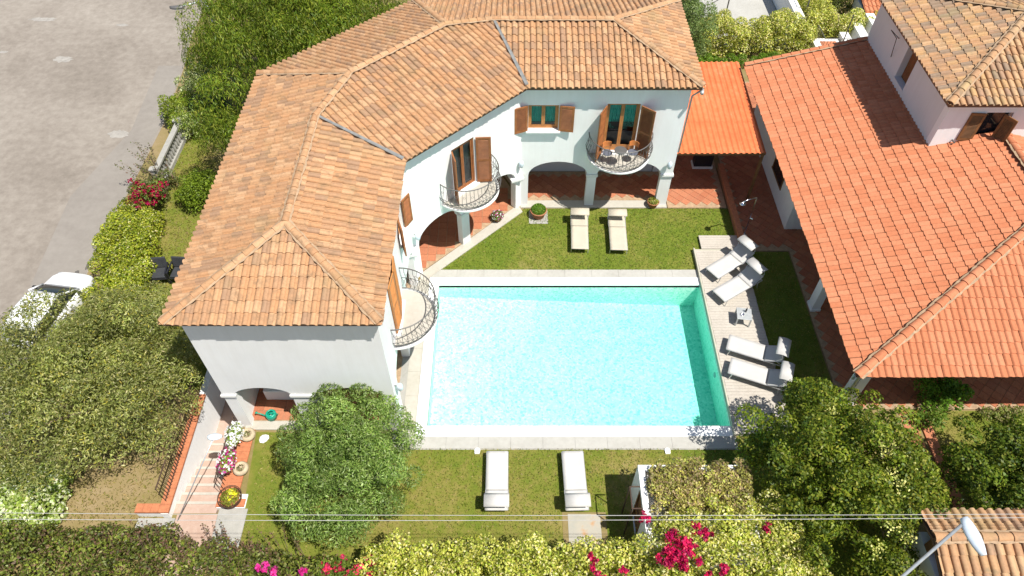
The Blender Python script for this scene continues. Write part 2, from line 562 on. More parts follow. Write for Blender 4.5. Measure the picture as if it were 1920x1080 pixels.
def lay_roof(roof, faces, mats, w, c, hb, style, seed, tag_name, limit=300, skip=None, lift=0.030, th=0.03):
    """faces: planar convex polygons whose first edge is the eave. Whole tiles near the camera are objects, the rest one joined part."""
    rng = random.Random(seed)
    vs0, fs0 = tile_shape(w, c, hb, lift, th, style)
    meshes = []
    for i, mt in enumerate(mats):
        me = bpy.data.meshes.new(tag_name)
        me.from_pydata(vs0, [], fs0)
        me.materials.append(mt)
        me.polygons.foreach_set('use_smooth', [True] * len(fs0))
        meshes.append(me)
    whole = []
    rest = MB()
    base = org(roof)
    for poly in faces:
        P = [Vector(q) for q in poly]
        e = (P[1] - P[0]).normalized()
        nrm = Vector((0, 0, 0))
        for i in range(1, len(P) - 1):
            nrm += (P[i] - P[0]).cross(P[i + 1] - P[0])
        nrm.normalize()
        if nrm.z < 0: nrm = -nrm
        s = nrm.cross(e).normalized()
        if s.z < 0: s = -s
        flip = e.cross(s).dot(nrm) < 0
        if flip:                       # keep a right-handed frame
            P[0], P[1] = P[1], P[0]
            P = [P[0], P[1]] + P[2:][::-1]
            e = -e
        q2 = [((q - P[0]).dot(e), (q - P[0]).dot(s)) for q in P]
        cu = sum(q[0] for q in q2) / len(q2); cv = sum(q[1] for q in q2) / len(q2)
        H = []
        for i in range(1, len(q2)):
            a, b = q2[i], q2[(i + 1) % len(q2)]
            nx, ny = b[1] - a[1], a[0] - b[0]
            L = math.hypot(nx, ny)
            if L < 1e-6: continue
            nx, ny = nx / L, ny / L
            if nx * (cu - a[0]) + ny * (cv - a[1]) > 0: nx, ny = -nx, -ny
            H.append((nx, ny, nx * a[0] + ny * a[1]))
        umin, umax = min(q[0] for q in q2), max(q[0] for q in q2)
        vmax = max(q[1] for q in q2)
        border = MB()
        ni0, ni1 = int(math.floor(umin / w)) - 1, int(math.ceil(umax / w)) + 1
        ph = (-(P[0].dot(e))) % w
        for j in range(int(vmax / c) + 2):
            for i in range(ni0, ni1):
                u0, v0 = i * w + ph, j * c - 0.06
                cs = ((u0, v0), (u0 + w, v0), (u0, v0 + c), (u0 + w, v0 + c))
                ins = [all(h[0] * a + h[1] * b <= h[2] + 1e-4 for h in H) for a, b in cs]
                mid = all(h[0] * (u0 + w / 2) + h[1] * (v0 + c / 2) <= h[2] for h in H)
                if not (any(ins) or mid): continue
                pos = P[0] + e * (u0 + rng.uniform(-0.006, 0.006)) + s * (v0 + rng.uniform(-0.014, 0.014)) + nrm * rng.uniform(0.0, 0.008)
                if skip and skip(pos + e * (w / 2) + s * (c / 2)): continue
                tw = rng.uniform(-0.018, 0.018)
                ee, ss = e * math.cos(tw) + s * math.sin(tw), s * math.cos(tw) - e * math.sin(tw)
                M = Matrix(((ee.x, ss.x, nrm.x, pos.x), (ee.y, ss.y, nrm.y, pos.y), (ee.z, ss.z, nrm.z, pos.z), (0, 0, 0, 1)))
                mi = min(len(mats) - 1, int(rng.random() ** 1.15 * len(mats)))
                if all(ins):
                    whole.append(((pos - CAM).length, M, mi))
                else:
                    border.add([M @ Vector(q) for q in vs0], fs0, mi)
        if border.v:
            bm = bmesh.new()
            bvs = [bm.verts.new(q) for q in border.v]
            for f, mi in zip(border.f, border.m):
                fc = bm.faces.new([bvs[k] for k in f]); fc.material_index = mi
            for nx, ny, d in H:
                no = e * nx + s * ny
                bmesh.ops.bisect_plane(bm, geom=bm.verts[:] + bm.edges[:] + bm.faces[:], dist=1e-5,
                                       plane_co=P[0] + no * d, plane_no=no, clear_outer=True)
            bm.verts.index_update()
            bb = len(rest.v)
            rest.v += [tuple(q.co) for q in bm.verts]
            for fc in bm.faces:
                rest.f.append(tuple(bb + q.index for q in fc.verts)); rest.m.append(fc.material_index)
            bm.free()
    whole.sort(key=lambda t: t[0])
    for d, M, mi in whole[:limit]:
        o = bpy.data.objects.new(tag_name, meshes[mi])
        COL.objects.link(o)
        o.parent = roof
        o.matrix_basis = Matrix.Translation(-base) @ M
    for d, M, mi in whole[limit:]:
        rest.add([M @ Vector(q) for q in vs0], fs0, mi)
    if rest.v:
        o = rest.build('%s_field' % tag_name, list(mats), roof, smooth=True)
        o['kind'] = 'stuff'

def ridge_caps(roof, a, b, mats, seed, r=0.115, L=0.34, name='ridge_tile', mortar=True, mname='mortar'):
    """a run of half-round ridge tiles from a up to b"""
    a, b = Vector(a), Vector(b)
    rng = random.Random(seed)
    d = b - a; T = d.length; d.normalize()
    side = d.cross(Vector((0, 0, 1))).normalized()
    up = side.cross(d)
    n = max(1, int(round(T / L)))
    base = org(roof)
    K = 7
    vs, fs = [], []
    for y, rr, dz in ((-0.03, r * 1.05, 0.018), (T / n, r * 0.9, 0.0)):
        for k in range(K + 1):
            t = math.pi * k / K
            vs.append((rr * math.cos(t), y, rr * 0.8 * math.sin(t) + dz))
    for rr, hh, dz in ((r * 0.88, r * 0.66, 0.01), (r * 1.05, r * 0.84, 0.018)):
        for k in range(K + 1):
            t = math.pi * k / K
            vs.append((rr * math.cos(t), -0.03, hh * math.sin(t) + dz))
    for k in range(K):
        fs.append((k, k + 1, K + 2 + k, K + 1 + k))
        fs.append((2 * K + 2 + k, 2 * K + 3 + k, 3 * K + 4 + k, 3 * K + 3 + k))
    me = []
    for mt in mats:
        q = bpy.data.meshes.new(name)
        q.from_pydata(vs, [], fs); q.materials.append(mt)
        q.polygons.foreach_set('use_smooth', [True] * len(fs))
        me.append(q)
    for i in range(n):
        pos = a + d * (T * i / n) + up * 0.02
        M = Matrix(((side.x, d.x, up.x, pos.x), (side.y, d.y, up.y, pos.y), (side.z, d.z, up.z, pos.z), (0, 0, 0, 1)))
        o = bpy.data.objects.new(name, me[rng.randrange(len(me))])
        COL.objects.link(o); o.parent = roof
        o.matrix_basis = Matrix.Translation(-base) @ M @ Matrix.Rotation(rng.uniform(-0.02, 0.02), 4, 'Z')
    if mortar:
        wv = r * 1.4
        for sgn in (-1, 1):
            mb = MB()
            N = max(2, int(T / 0.15))
            ring = []
            for i in range(N + 1):
                q = a + d * (T * i / N)
                ring.append((q + side * sgn * r * 0.55 + up * 0.065, q + side * sgn * (wv + rng.uniform(-0.03, 0.02)) + up * 0.035))
            for i in range(N):
                mb.face([ring[i][0], ring[i][1], ring[i + 1][1], ring[i + 1][0]])
            mb.build('ridge_mortar', mname, roof, fix=True)

# ================================================================== SETTING
POOL = (-2.86, 7.35, 11.76, 17.93)          # water rectangle
hole_pool = [(-3.0, 11.6), (7.5, 11.6), (7.5, 18.1), (-3.0, 18.1)]
hole_ramp = [(-10.55, 8.75), (-9.12, 8.75), (-9.12, 22.7), (-10.55, 22.7)]
mb = MB(); mb.poly([(-160, -60), (160, -60), (160, 200), (-160, 200)], None, 0.0, 0, [hole_pool, hole_ramp])
struct(mb.build('ground', 'dry_soil'))

mb = MB(); mb.poly([(-80, -30), (-17.6, -30), (-16.95, 6), (-16.85, 23.0), (-16.8, 28.3), (-17.2, 32.7), (-17.7, 36.0), (-18.5, 60), (-80, 60)], None, 0.006)
road = struct(mb.build('road', 'road_asphalt'))
def blob(cx, cy, rx, ry, seed, n=22):
    r = random.Random(seed)
    return [(cx + rx * math.cos(2 * math.pi * k / n) * r.uniform(0.7, 1.15), cy + ry * math.sin(2 * math.pi * k / n) * r.uniform(0.7, 1.15)) for k in range(n)]
for nm, mt, lst in (('road_patch', 'road_patch', [(-26.6, 37.6, 0.8, 0.25, 1), (-23.9, 33.6, 0.55, 0.3, 2), (-28.2, 34.6, 0.4, 0.15, 3), (-27.4, 34.3, 0.3, 0.12, 5), (-21.9, 37.0, 0.35, 0.14, 6), (-18.7, 27.3, 0.5, 0.35, 7)]),
                    ('oil_stain', 'oil_stain', [(-16.98, 19.0, 0.12, 0.28, 8), (-17.3, 18.6, 0.1, 0.14, 9), (-16.98, 20.9, 0.10, 0.12, 11)])):
    for a in lst:
        mb = MB(); mb.poly(blob(*a), None, 0.011)
        mb.build(nm, mt, road)
mb = MB(); mb.poly([(-18.9, 6), (-16.98, 6), (-16.9, 28.2), (-17.3, 33), (-18.6, 33), (-18.2, 27.6), (-19.3, 23), (-18.6, 15)], None, 0.0095)
mb.build('tar_patch', 'tar_patch', road)

def lawn(name, pts, mat, z=0.012):
    m_ = MB(); m_.poly(pts, None, z)
    return struct(m_.build(name, mat))
LAWN_NEAR = [(-8.2, 5.0), (7.48, 5.0), (7.48, 10.95), (-2.9, 10.95), (-3.4, 11.3), (-8.2, 11.55), (-8.55, 11.55), (-8.22, 7.0)]
LAWN_FAR = [(-2.9, 18.72), (7.72, 18.72), (7.72, 20.55), (9.28, 20.55), (9.28, 22.24), (0.5, 22.24)]
LAWN_SIDE = [(7.5, 5.0), (11.25, 5.0), (11.25, 19.72), (7.5, 19.72)]
LAWN_ANNEX = [(14.12, 5.0), (22, 5.0), (22, 12.35), (14.12, 12.35)]
LAWN_VERGE = [(-16.2, 13.2), (-10.8, 13.2), (-10.8, 21.5), (-10.8, 26.8), (-14.8, 30.0), (-16.0, 28.0)]
lawn('lawn', LAWN_NEAR, 'lawn_dry'); lawn('lawn', LAWN_FAR, 'lawn_green'); lawn('lawn', LAWN_SIDE, 'lawn_green')
lawn('lawn', LAWN_ANNEX, 'lawn_dry'); lawn('lawn', LAWN_VERGE, 'lawn_dry')

def pip(x, y, P):
    c = False
    j = len(P) - 1
    for i in range(len(P)):
        if (P[i][1] > y) != (P[j][1] > y) and x < (P[j][0] - P[i][0]) * (y - P[i][1]) / (P[j][1] - P[i][1]) + P[i][0]:
            c = not c
        j = i
    return c

def leaf_mesh(name, pts, nrm, L, W, cols, parent=None, mat='leaf', axis=None, origin=None, seed=0):
    """many leaf blades as one mesh: one folded quad per leaf, colour per leaf"""
    rng = np.random.default_rng(seed)
    N = len(pts)
    pts = np.asarray(pts, float)
    o0 = origin if origin is not None else org(parent)
    pts = pts - np.array(o0)
    nrm = nrm / (np.linalg.norm(nrm, axis=1, keepdims=True) + 1e-9)
    t = rng.normal(size=(N, 3)) if axis is None else axis + rng.normal(size=(N, 3)) * 0.35
    t -= nrm * np.sum(t * nrm, axis=1, keepdims=True)
    t /= (np.linalg.norm(t, axis=1, keepdims=True) + 1e-9)
    b = np.cross(nrm, t)
    L = np.asarray(L) * rng.uniform(0.7, 1.25, size=N); W = np.asarray(W) * rng.uniform(0.7, 1.25, size=N)
    L = L[:, None]; W = W[:, None]
    v = np.empty((N, 4, 3))
    v[:, 0] = pts - t * L * 0.5
    v[:, 1] = pts + b * W * 0.5 + nrm * W * 0.15
    v[:, 2] = pts + t * L * 0.5 - nrm * L * 0.08
    v[:, 3] = pts - b * W * 0.5 + nrm * W * 0.15
    me = bpy.data.meshes.new(name)
    me.vertices.add(4 * N); me.loops.add(4 * N); me.polygons.add(N)
    me.vertices.foreach_set('co', v.reshape(-1).astype(np.float32))
    me.loops.foreach_set('vertex_index', np.arange(4 * N, dtype=np.int32))
    me.polygons.foreach_set('loop_start', np.arange(0, 4 * N, 4, dtype=np.int32))
    me.update(calc_edges=True)
    ca = me.attributes.new('leaf_colour', 'FLOAT_COLOR', 'POINT')
    c4 = np.ones((N, 4, 4), np.float32)
    c4[:, :, :3] = np.clip(cols, 0, 1)[:, None, :]
    ca.data.foreach_set('color', c4.reshape(-1))
    me.materials.append(mat_of(mat))
    o = bpy.data.objects.new(name, me)
    COL.objects.link(o)
    if parent is not None:
        o.parent = parent
        ORIGIN[o.name] = Vector(o0)
    return o

def palette(rng, N, cols, wts, jit=0.18):
    cols = np.array(cols); wts = np.array(wts, float); wts /= wts.sum()
    c = cols[rng.choice(len(cols), size=N, p=wts)] * 1.45
    return c * rng.uniform(1 - jit, 1 + jit, size=(N, 1)) * rng.uniform(0.93, 1.07, size=(N, 3))

# short grass, too fine to count
def grass(name, polys, dens, seed, label, cols, wts, hmin=0.03, hmax=0.07, avoid=()):
    rng = np.random.default_rng(seed)
    P = []
    for poly in polys:
        xs = [q[0] for q in poly]; ys = [q[1] for q in poly]
        x0, x1, y0, y1 = min(xs), max(xs), min(ys), max(ys)
        n = int((x1 - x0) * (y1 - y0) * dens)
        X = rng.uniform(x0, x1, n); Y = rng.uniform(y0, y1, n)
        for x, y in zip(X, Y):
            if pip(x, y, poly) and not any(a[0] < x < a[1] and a[2] < y < a[3] for a in avoid): P.append((x, y))
    P = np.array(P); N = len(P)
    h = rng.uniform(hmin, hmax, N)
    pts = np.column_stack([P, 0.012 + h * 0.4])
    nrm = rng.normal(size=(N, 3)) + np.array([0, 0, 0.5])
    axis = np.tile(np.array([0, 0, 0.9]), (N, 1)) + rng.normal(size=(N, 3)) * 0.5
    o = leaf_mesh(name, pts, nrm, h * 1.5, 0.022, palette(rng, N, cols, wts, 0.25), None, 'leaf', axis, Vector((0, 0, 0)), seed)
    tag(o, label, 'grass', None, 'stuff')
grass('grass', [LAWN_FAR, [(-0, 0), (0, 0.1), (0.1, 0)]], 420, 3, 'short green grass of the lawn in front of the arcade', [(0.12, 0.175, 0.02), (0.16, 0.19, 0.03), (0.09, 0.14, 0.015), (0.26, 0.22, 0.08)], [4, 3, 3, 1])
grass('grass', [[(-8.2, 6.6), (7.45, 6.6), (7.45, 10.93), (-3.2, 10.93), (-3.6, 11.3), (-8.2, 11.5)]], 330, 4, 'yellowing grass of the lawn between pool and hedge', [(0.13, 0.17, 0.02), (0.21, 0.19, 0.05), (0.10, 0.135, 0.016), (0.29, 0.23, 0.09)], [4, 3, 2, 1.6], avoid=((1.5, 2.95, 6.0, 8.8), (3.6, 6.9, 6.0, 9.4)))
grass('grass', [LAWN_SIDE[:0] + [(9.4, 6.5), (11.2, 6.5), (11.2, 19.65), (9.4, 19.65)], [(14.2, 7.5), (18, 7.5), (18, 12.3), (14.2, 12.3)]], 330, 5, 'shaded grass strips beside the wooden deck and the low tiled building', [(0.13, 0.15, 0.02), (0.18, 0.17, 0.03), (0.10, 0.12, 0.015), (0.26, 0.20, 0.08)], [4, 3, 3, 1])
grass('grass', [LAWN_VERGE, [(-14, 8.4), (-10.9, 8.4), (-10.9, 12), (-14, 12)]], 200, 6, 'dry grass on the verge between the road hedge and the house', [(0.16, 0.16, 0.025), (0.25, 0.20, 0.07), (0.30, 0.23, 0.11), (0.13, 0.14, 0.02)], [3, 3, 2, 2], 0.04, 0.11)

# ------------------------------------------------------------------ terracotta floors
def floor(name, zones, ang, size, z, seed, cap=300, base_mat='porch_stone'):
    """zones: list of outlines; a slab with single tiles on top"""
    mb = MB()
    for zz in zones: mb.poly(zz, -0.05, z)
    fl = struct(mb.build(name, 'mortar'))
    rng = random.Random(seed)
    g_ = 0.012
    meshes = []
    vs = [(x * (size - g_) / 2, y * (size - g_) / 2, 0.02) for x, y in ((-1, -1), (1, -1), (1, 1), (-1, 1))]
    vs = [(q[0] , q[1], 0.0) for q in vs] + [(q[0] * 0.985, q[1] * 0.985, 0.016) for q in vs]
    fs = [(4, 5, 6, 7), (0, 1, 5, 4), (1, 2, 6, 5), (2, 3, 7, 6), (3, 0, 4, 7)]
    for mt in FLOOR_TILES:
        me = bpy.data.meshes.new('floor_tile'); me.from_pydata(vs, [], fs); me.materials.append(mt); meshes.append(me)
    xs = [q[0] for zz in zones for q in zz]; ys = [q[1] for zz in zones for q in zz]
    cx, cy = (min(xs) + max(xs)) / 2, (min(ys) + max(ys)) / 2
    R = int(max(max(xs) - min(xs), max(ys) - min(ys)) / size) + 2
    ca, sa = math.cos(ang), math.sin(ang)
    T = []
    for i in range(-R, R):
        for j in range(-R, R):
            x = cx + (i * ca - j * sa) * size; y = cy + (i * sa + j * ca) * size
            h = size * 0.5
            cs = [(x + (a * ca - b * sa) * h, y + (a * sa + b * ca) * h) for a, b in ((-1, -1), (1, -1), (1, 1), (-1, 1))]
            k = 0
            for zz in zones:
                k = max(k, sum(pip(a, b, zz) for a, b in cs))
            if k == 4: T.append(((Vector((x, y, z)) - CAM).length, x, y, rng.randrange(len(FLOOR_TILES))))
    T.sort()
    M0 = Matrix.Rotation(ang, 4, 'Z')
    for d, x, y, mi in T[:cap]:
        o = bpy.data.objects.new('floor_tile', meshes[mi]); COL.objects.link(o); o.parent = fl
        o.matrix_basis = Matrix.Translation((x, y, z + rng.uniform(0.0, 0.003))) @ M0
    if T[cap:]:
        mb = MB()
        for d, x, y, mi in T[cap:]:
            M = Matrix.Translation((x, y, z)) @ M0
            mb.add([M @ Vector(q) for q in vs], fs, mi)
        o = mb.build('floor_tile_field', FLOOR_TILES, fl); o['kind'] = 'stuff'
    return fl
floor('porch_floor', [[(-9.0, 11.95), (-3.95, 11.95), (-3.95, 18.3), (-3.6, 18.6), (0.2, 22.4), (0.35, 22.7), (-0.6, 24.6), (-6.0, 19.2), (-6.0, 14.0), (-9.0, 14.0)]], 0.0, 0.36, 0.05, 11)
floor('patio_floor', [[(0.45, 22.72), (6.7, 22.72), (6.7, 22.26), (9.22, 22.26), (9.22, 28.6), (6.66, 28.6), (6.66, 24.6), (-0.5, 24.6)],
                      [(9.5, 19.75), (11.3, 19.75), (11.3, 12.4), (20.5, 12.4), (20.5, 14.6), (13.3, 14.6), (13.3, 31.5), (9.5, 31.5)]], RAD(45), 0.32, 0.05, 12)
# pale stone edging of the arcade
mb = MB(); mb.poly([(0.35, 22.27), (6.66, 22.27), (6.66, 22.71), (0.45, 22.71)], -0.05, 0.055)
mb.poly([(-3.62, 17.95), (-3.62, 18.52), (0.18, 22.36), (0.34, 22.26), (0.45, 22.02)], -0.05, 0.058)
struct(mb.build('porch_edging', 'porch_stone'))
mb = MB(); mb.poly([(-8.95, 11.62), (-4.0, 11.62), (-4.0, 11.94), (-8.95, 11.94)], -0.05, 0.055)
struct(mb.build('porch_edging', 'porch_stone'))
fl = MB(); fl.bbox(13.18, 13.62, 5.0, 12.38, -0.02, 0.03); fl.bbox(13.76, 14.1, 5.0, 12.38, -0.02, 0.06)
struct(fl.build('garden_path', FLOOR_TILES[1]))

# ------------------------------------------------------------------ pool
ZL, ZR = -0.70, -1.30          # shallow end by the villa, deep end by the deck
pool = thing('swimming_pool', (2.2, 14.8, 0), 'rectangular swimming pool with white coping and turquoise water', 'pool')
mb = MB()
x0, x1, y0, y1 = POOL
mb.face([(x0, y0, ZL), (x1, y0, ZR), (x1, y1, ZR), (x0, y1, ZL)])
mb.face([(x0, y1, ZL), (x1, y1, ZR), (x1, y1, 0.0), (x0, y1, 0.0)])
mb.face([(x1, y0, ZR), (x0, y0, ZL), (x0, y0, 0.0), (x1, y0, 0.0)])
mb.face([(x0, y0, ZL), (x0, y1, ZL), (x0, y1, 0.0), (x0, y0, 0.0)])
mb.face([(x1, y1, ZR), (x1, y0, ZR), (x1, y0, 0.05), (x1, y1, 0.05)])
mb.build('basin', 'pool_sparkle_lining', pool)
m_ = MB(); m_.lathe((0, 0, 0), [(0.0, 0.03), (0.09, 0.03), (0.11, 0.0)], 16); m_.v = [(7.35 - z, 14.1 + x, -0.45 + y) for x, y, z in m_.v]; m_.build('pool_light', 'gutter_grey', pool)
mb = MB()
for a in ((-3.24, 7.42, 17.93, 18.32), (-3.24, 7.42, 11.37, 11.76)):
    mb = MB(); mb.bbox(a[0], a[1], a[2], a[3], -0.12, 0.06); bevel(mb.build('coping', 'coping_white', pool), 0.015)
mb = MB(); mb.bbox(-3.24, -2.86, 11.762, 17.928, -0.12, 0.06); bevel(mb.build('coping', 'coping_white', pool), 0.015)
mb = MB(); mb.bbox(x0 - 0.02, x1 + 0.02, y0 - 0.02, y1 + 0.02, -1.45, -0.07)
struct(mb.build('water', 'pool_water'))
# stone slabs round the pool
surround = MB(); surround.poly([(-4.0, 10.9), (7.45, 10.9), (7.45, 11.4), (-3.2, 11.4), (-3.2, 18.3), (7.45, 18.3), (7.45, 18.75), (-3.1, 18.75), (-3.58, 18.28), (-4.0, 17.9)], -0.1, 0.02)
sur = struct(surround.build('pool_surround', 'concrete'))
def slab(x0, x1, y0, y1, mat='pale_stone'):
    m_ = MB(); m_.bbox(x0 + 0.003, x1 - 0.003, y0 + 0.003, y1 - 0.003, 0.0, 0.036)
    m_.build('paving_slab', mat, sur)
n = 10
for i in range(n):
    a, b = -3.25 + i * 10.68 / n, -3.25 + (i + 1) * 10.68 / n
    slab(a, b, 10.93, 11.37); slab(a, b, 18.32, 18.74)
ys_ = [10.93 + i * 7.0 / 7 for i in range(8)]
for a, b in zip(ys_[:-1], ys_[1:]):
    slab(-4.12 + 0.42, -3.25, a, b, 'porch_stone')
slab(-3.62, -3.25, 17.93, 18.5, 'porch_stone')
for x in (-1.14, 5.1):
    m_ = MB(); m_.lathe((x, 10.86, 0.0), [(0.09, 0.0), (0.10, 0.04), (0.085, 0.06), (0.0, 0.06)], 14); m_.box((x, 10.80, 0.045), (0.16, 0.12, 0.06), 0)
    tag(m_.build('skimmer_lid', 'coping_white', None), 'small white cover at the pool edge by the %s lawn lounger' % ('left' if x < 0 else 'right'), 'pool cover')

# ------------------------------------------------------------------ wooden deck
deck = thing('wooden_deck', (8.4, 15.5, 0), 'raised bleached wooden deck along the right side of the pool', 'deck')
m_ = MB(); m_.bbox(7.42, 9.30, 11.40, 19.72, -0.05, 0.17); m_.build('frame', 'deck_fascia', deck)
m_ = MB(); m_.bbox(7.36, 7.419, 11.36, 19.76, -0.3, 0.20); m_.build('fascia', 'deck_fascia', deck)
pl = MB(); pl.box((0, 0, 0), (1.90, 0.118, 0.03))
pm = bpy.data.meshes.new('plank'); pm.from_pydata(pl.v, [], pl.f); pm.materials.append(MATS['teak_bleached'])
N = int(8.36 / 0.125)
rr = random.Random(7)
for i in range(N):
    o = bpy.data.objects.new('plank', pm); COL.objects.link(o); o.parent = deck
    o.location = Vector((8.375 + rr.uniform(-0.008, 0.008), 11.43 + i * 0.125, 0.19 + rr.uniform(-0.002, 0.002))) - org(deck)
m_ = MB(); m_.bbox(7.72, 9.28, 19.78, 20.52, -0.02, 0.11); m_.build('step', 'deck_fascia', deck)
pl = MB(); pl.box((0, 0, 0), (1.58, 0.118, 0.03))
pm = bpy.data.meshes.new('plank'); pm.from_pydata(pl.v, [], pl.f); pm.materials.append(MATS['teak_bleached'])
for i in range(6):
    o = bpy.data.objects.new('plank', pm); COL.objects.link(o); o.parent = deck
    o.location = Vector((8.5, 19.84 + i * 0.125, 0.126)) - org(deck)

# low terracotta-capped wall between lawn and covered patio
lw = thing('low_wall', (9.35, 22, 0), 'low terracotta-capped wall between the far lawn and the covered patio', 'wall')
m_ = MB(); m_.bbox(9.29, 9.47, 19.9, 24.8, -0.05, 0.30); m_.build('wall', 'terracotta_pot', lw)
for i in range(12):
    m_ = MB(); m_.bbox(9.26, 9.50, 19.9 + i * 0.408 + 0.005, 19.9 + (i + 1) * 0.408, 0.30, 0.35); m_.build('cap_brick', BRICK_CAP, lw)

# ------------------------------------------------------------------ sunken side steps on the left
rampw = thing('stair_wall', (-10.6, 10.5, 0), 'white retaining wall with brick cap beside the sunken steps', 'wall')
m_ = MB(); m_.bbox(-10.72, -10.50, 8.6, 22.6, -1.5, 0.32); m_.build('wall', 'white_stucco', rampw)
for i in range(16):
    m_ = MB(); m_.bbox(-10.78, -10.47, 8.62 + i * 0.26, 8.62 + (i + 1) * 0.26 - 0.006, 0.32, 0.40); m_.build('cap_brick', BRICK_CAP, rampw)
for i in range(3):
    m_ = MB(); m_.bbox(-11.5 + i * 0.24, -11.5 + (i + 1) * 0.24 - 0.006, 8.62, 8.9, 0.32, 0.40); m_.build('cap_brick', BRICK_CAP, rampw)
m_ = MB(); m_.bbox(-11.5, -10.725, 8.64, 8.86, 0.0, 0.318); m_.build('return_wall', 'white_stucco', rampw)
rw = thing('stair_wall', (-9.0, 10.5, 0), 'low brick-topped wall on the garden side of the sunken steps', 'wall')
m_ = MB(); m_.bbox(-9.18, -8.30, 8.9, 9.35, -0.4, 0.06); m_.bbox(-9.18, -8.62, 9.352, 11.60, -1.3, 0.06); m_.build('wall', 'white_stucco', rw)
yy = 8.92
for i in range(10):
    m_ = MB(); m_.bbox(-9.20, -8.32 if i < 1 else -8.58, yy, yy + 0.262, 0.06, 0.11); m_.build('cap_brick', BRICK_CAP, rw); yy += 0.268
st = MB()
struct_steps = []
NS = 8
for i in range(NS):
    ya = 8.75 + i * 0.37; zt = -0.02 - i * 0.16
    m_ = MB(); m_.bbox(-10.50, -9.18, ya, ya + 0.37, zt - 0.4, zt); struct_steps.append(m_)
fl = MB(); fl.bbox(-10.50, -9.12, 8.75 + NS * 0.37, 22.6, -1.6, -0.02 - NS * 0.16)
ps = struct(fl.build('path', 'pink_stone'))
for i, m_ in enumerate(struct_steps):
    o = m_.build('stair_step', 'pink_stone', ps)
    n_ = MB(); ya = 8.75 + i * 0.37; zt = -0.02 - i * 0.16; n_.bbox(-10.49, -9.19, ya + 0.30, ya + 0.385, zt, zt + 0.022); n_.build('nosing', 'porch_stone', ps)
m_ = MB(); m_.bbox(-10.35, -9.10, 5.0, 8.70, -0.05, 0.02); struct(m_.build('path', 'pink_stone'))
m_ = MB(); m_.bbox(-9.08, -8.2, 7.2, 8.88, -0.05, 0.05); struct(m_.build('pavement', 'concrete'))
m_ = MB(); m_.bbox(-11.5, -10.37, 8.2, 8.58, -0.05, 0.05); struct(m_.build('pavement', 'concrete'))
m_ = MB(); m_.bbox(1.72, 2.72, 7.3, 8.72, -0.05, 0.03); struct(m_.build('pavement', 'rust_stain_slab'))
m_ = MB(); m_.bbox(1.55, 2.90, 7.25, 8.78, -0.05, 0.022); struct(m_.build('pavement', 'dry_soil'))

# ================================================================== MAIN HOUSE
house = thing('main_house', (-4.0, 18.5, 0), 'white two-storey villa with angled clay-tiled roof and arcades round the pool', 'house')
ZE, K = 6.2, 0.29
A_, B_ = (-9.33, 11.45), (-3.53, 11.45)
LI, LO = 21.58, 32.25          # y - x of the inner and outer diagonal eaves
C_ = (-3.53, LI - 3.53); D_ = (22.12 - LI, 22.12); E_ = (6.92, 22.12); F_ = (6.92, 28.2)
G_ = (-9.33, LO - 9.33); G3 = (28.2 - LO, 28.2)
def h_(d): return ZE + K * d
hs = (B_[0] - A_[0]) / 2; xs_ = (A_[0] + B_[0]) / 2
hd = (LO - LI) / 2 / math.sqrt(2); ms = (LO + LI) / 2
hr = (28.2 - 22.12) / 2; yr = (28.2 + 22.12) / 2
AP = (xs_, 11.45 + hs, h_(hs))
P1 = (xs_, xs_ + LI + hs * math.sqrt(2), h_(hs))
P2 = (A_[0] + hd, A_[0] + hd + ms, h_(hd))
P3 = (28.2 - hd - ms, 28.2 - hd, h_(hd))
P4 = (yr - LI - hr * math.sqrt(2), yr, h_(hr))
AR = (6.92 - hr, yr, h_(hr))
e3 = lambda q: (q[0], q[1], ZE)
GS = (A_[0], P1[1]); FS = (P4[0], 28.2)
FACES = [[e3(A_), e3(B_), AP], [e3(B_), e3(C_), P1, AP], [e3(GS), e3(A_), AP, P1], [e3(G_), e3(GS), P1, P2],
         [e3(C_), e3(D_), P4, P3, P2, P1], [e3(G3), e3(G_), P2, P3], [e3(D_), e3(E_), AR, P4],
         [e3(E_), e3(F_), AR], [e3(F_), e3(FS), P4, AR], [e3(FS), e3(G3), P3, P4]]
m_ = MB()
for fpoly in FACES:
    top = [(x, y, z - 0.015) for x, y, z in fpoly]; bot = [(x, y, z - 0.12) for x, y, z in fpoly]
    m_.face(top); m_.face(bot[::-1])
    m_.face([bot[0], bot[1], top[1], top[0]])
roof = m_.build('roof', 'roof_underlay', house, fix=False)
lay_roof(roof, FACES, OLD_TILES, 0.225, 0.355, 0.075, 'barrel', 21, 'roof_tile')
k_ = 0
def up3(q, d=0.05): return (q[0], q[1], (q[2] if len(q) > 2 else ZE) + d)
for a, b in ((AP, P1), (P1, P2), (P2, P3), (P3, P4), (P4, AR), (A_, AP), (B_, AP), (G_, P2), (E_, AR), (F_, AR), (G3, P3)):
    ridge_caps(roof, up3(a), up3(b), OLD_TILES[1:4], 40 + k_); k_ += 1
for a, b in ((C_, P1), (D_, P4)):
    a, b = Vector(up3(a, 0.10)), Vector(up3(b, 0.10))
    m_ = MB(); d = (b - a).normalized(); s = d.cross(Vector((0, 0, 1))).normalized()
    m_.face([a + s * 0.07, b + s * 0.05, b, a]); m_.face([a, b, b - s * 0.05, a - s * 0.07])
    m_.v = [(x, y, z + (0.03 if i in (0, 1, 6, 7) else 0.02)) for i, (x, y, z) in enumerate(m_.v)]
    m_.build('valley_flashing', 'zinc', roof)
# gutter end and downpipe at the far right corner
m_ = MB(); m_.tube([(6.90, 22.0, 6.02), (6.95, 22.25, 6.02)], 0.07, 8); m_.tube([(6.9, 22.2, 6.0), (6.7, 22.45, 5.6), (6.68, 22.5, 2.9)], 0.035, 8)
m_.build('downpipe', 'gutter_grey', house, smooth=True)

ZT = 6.22
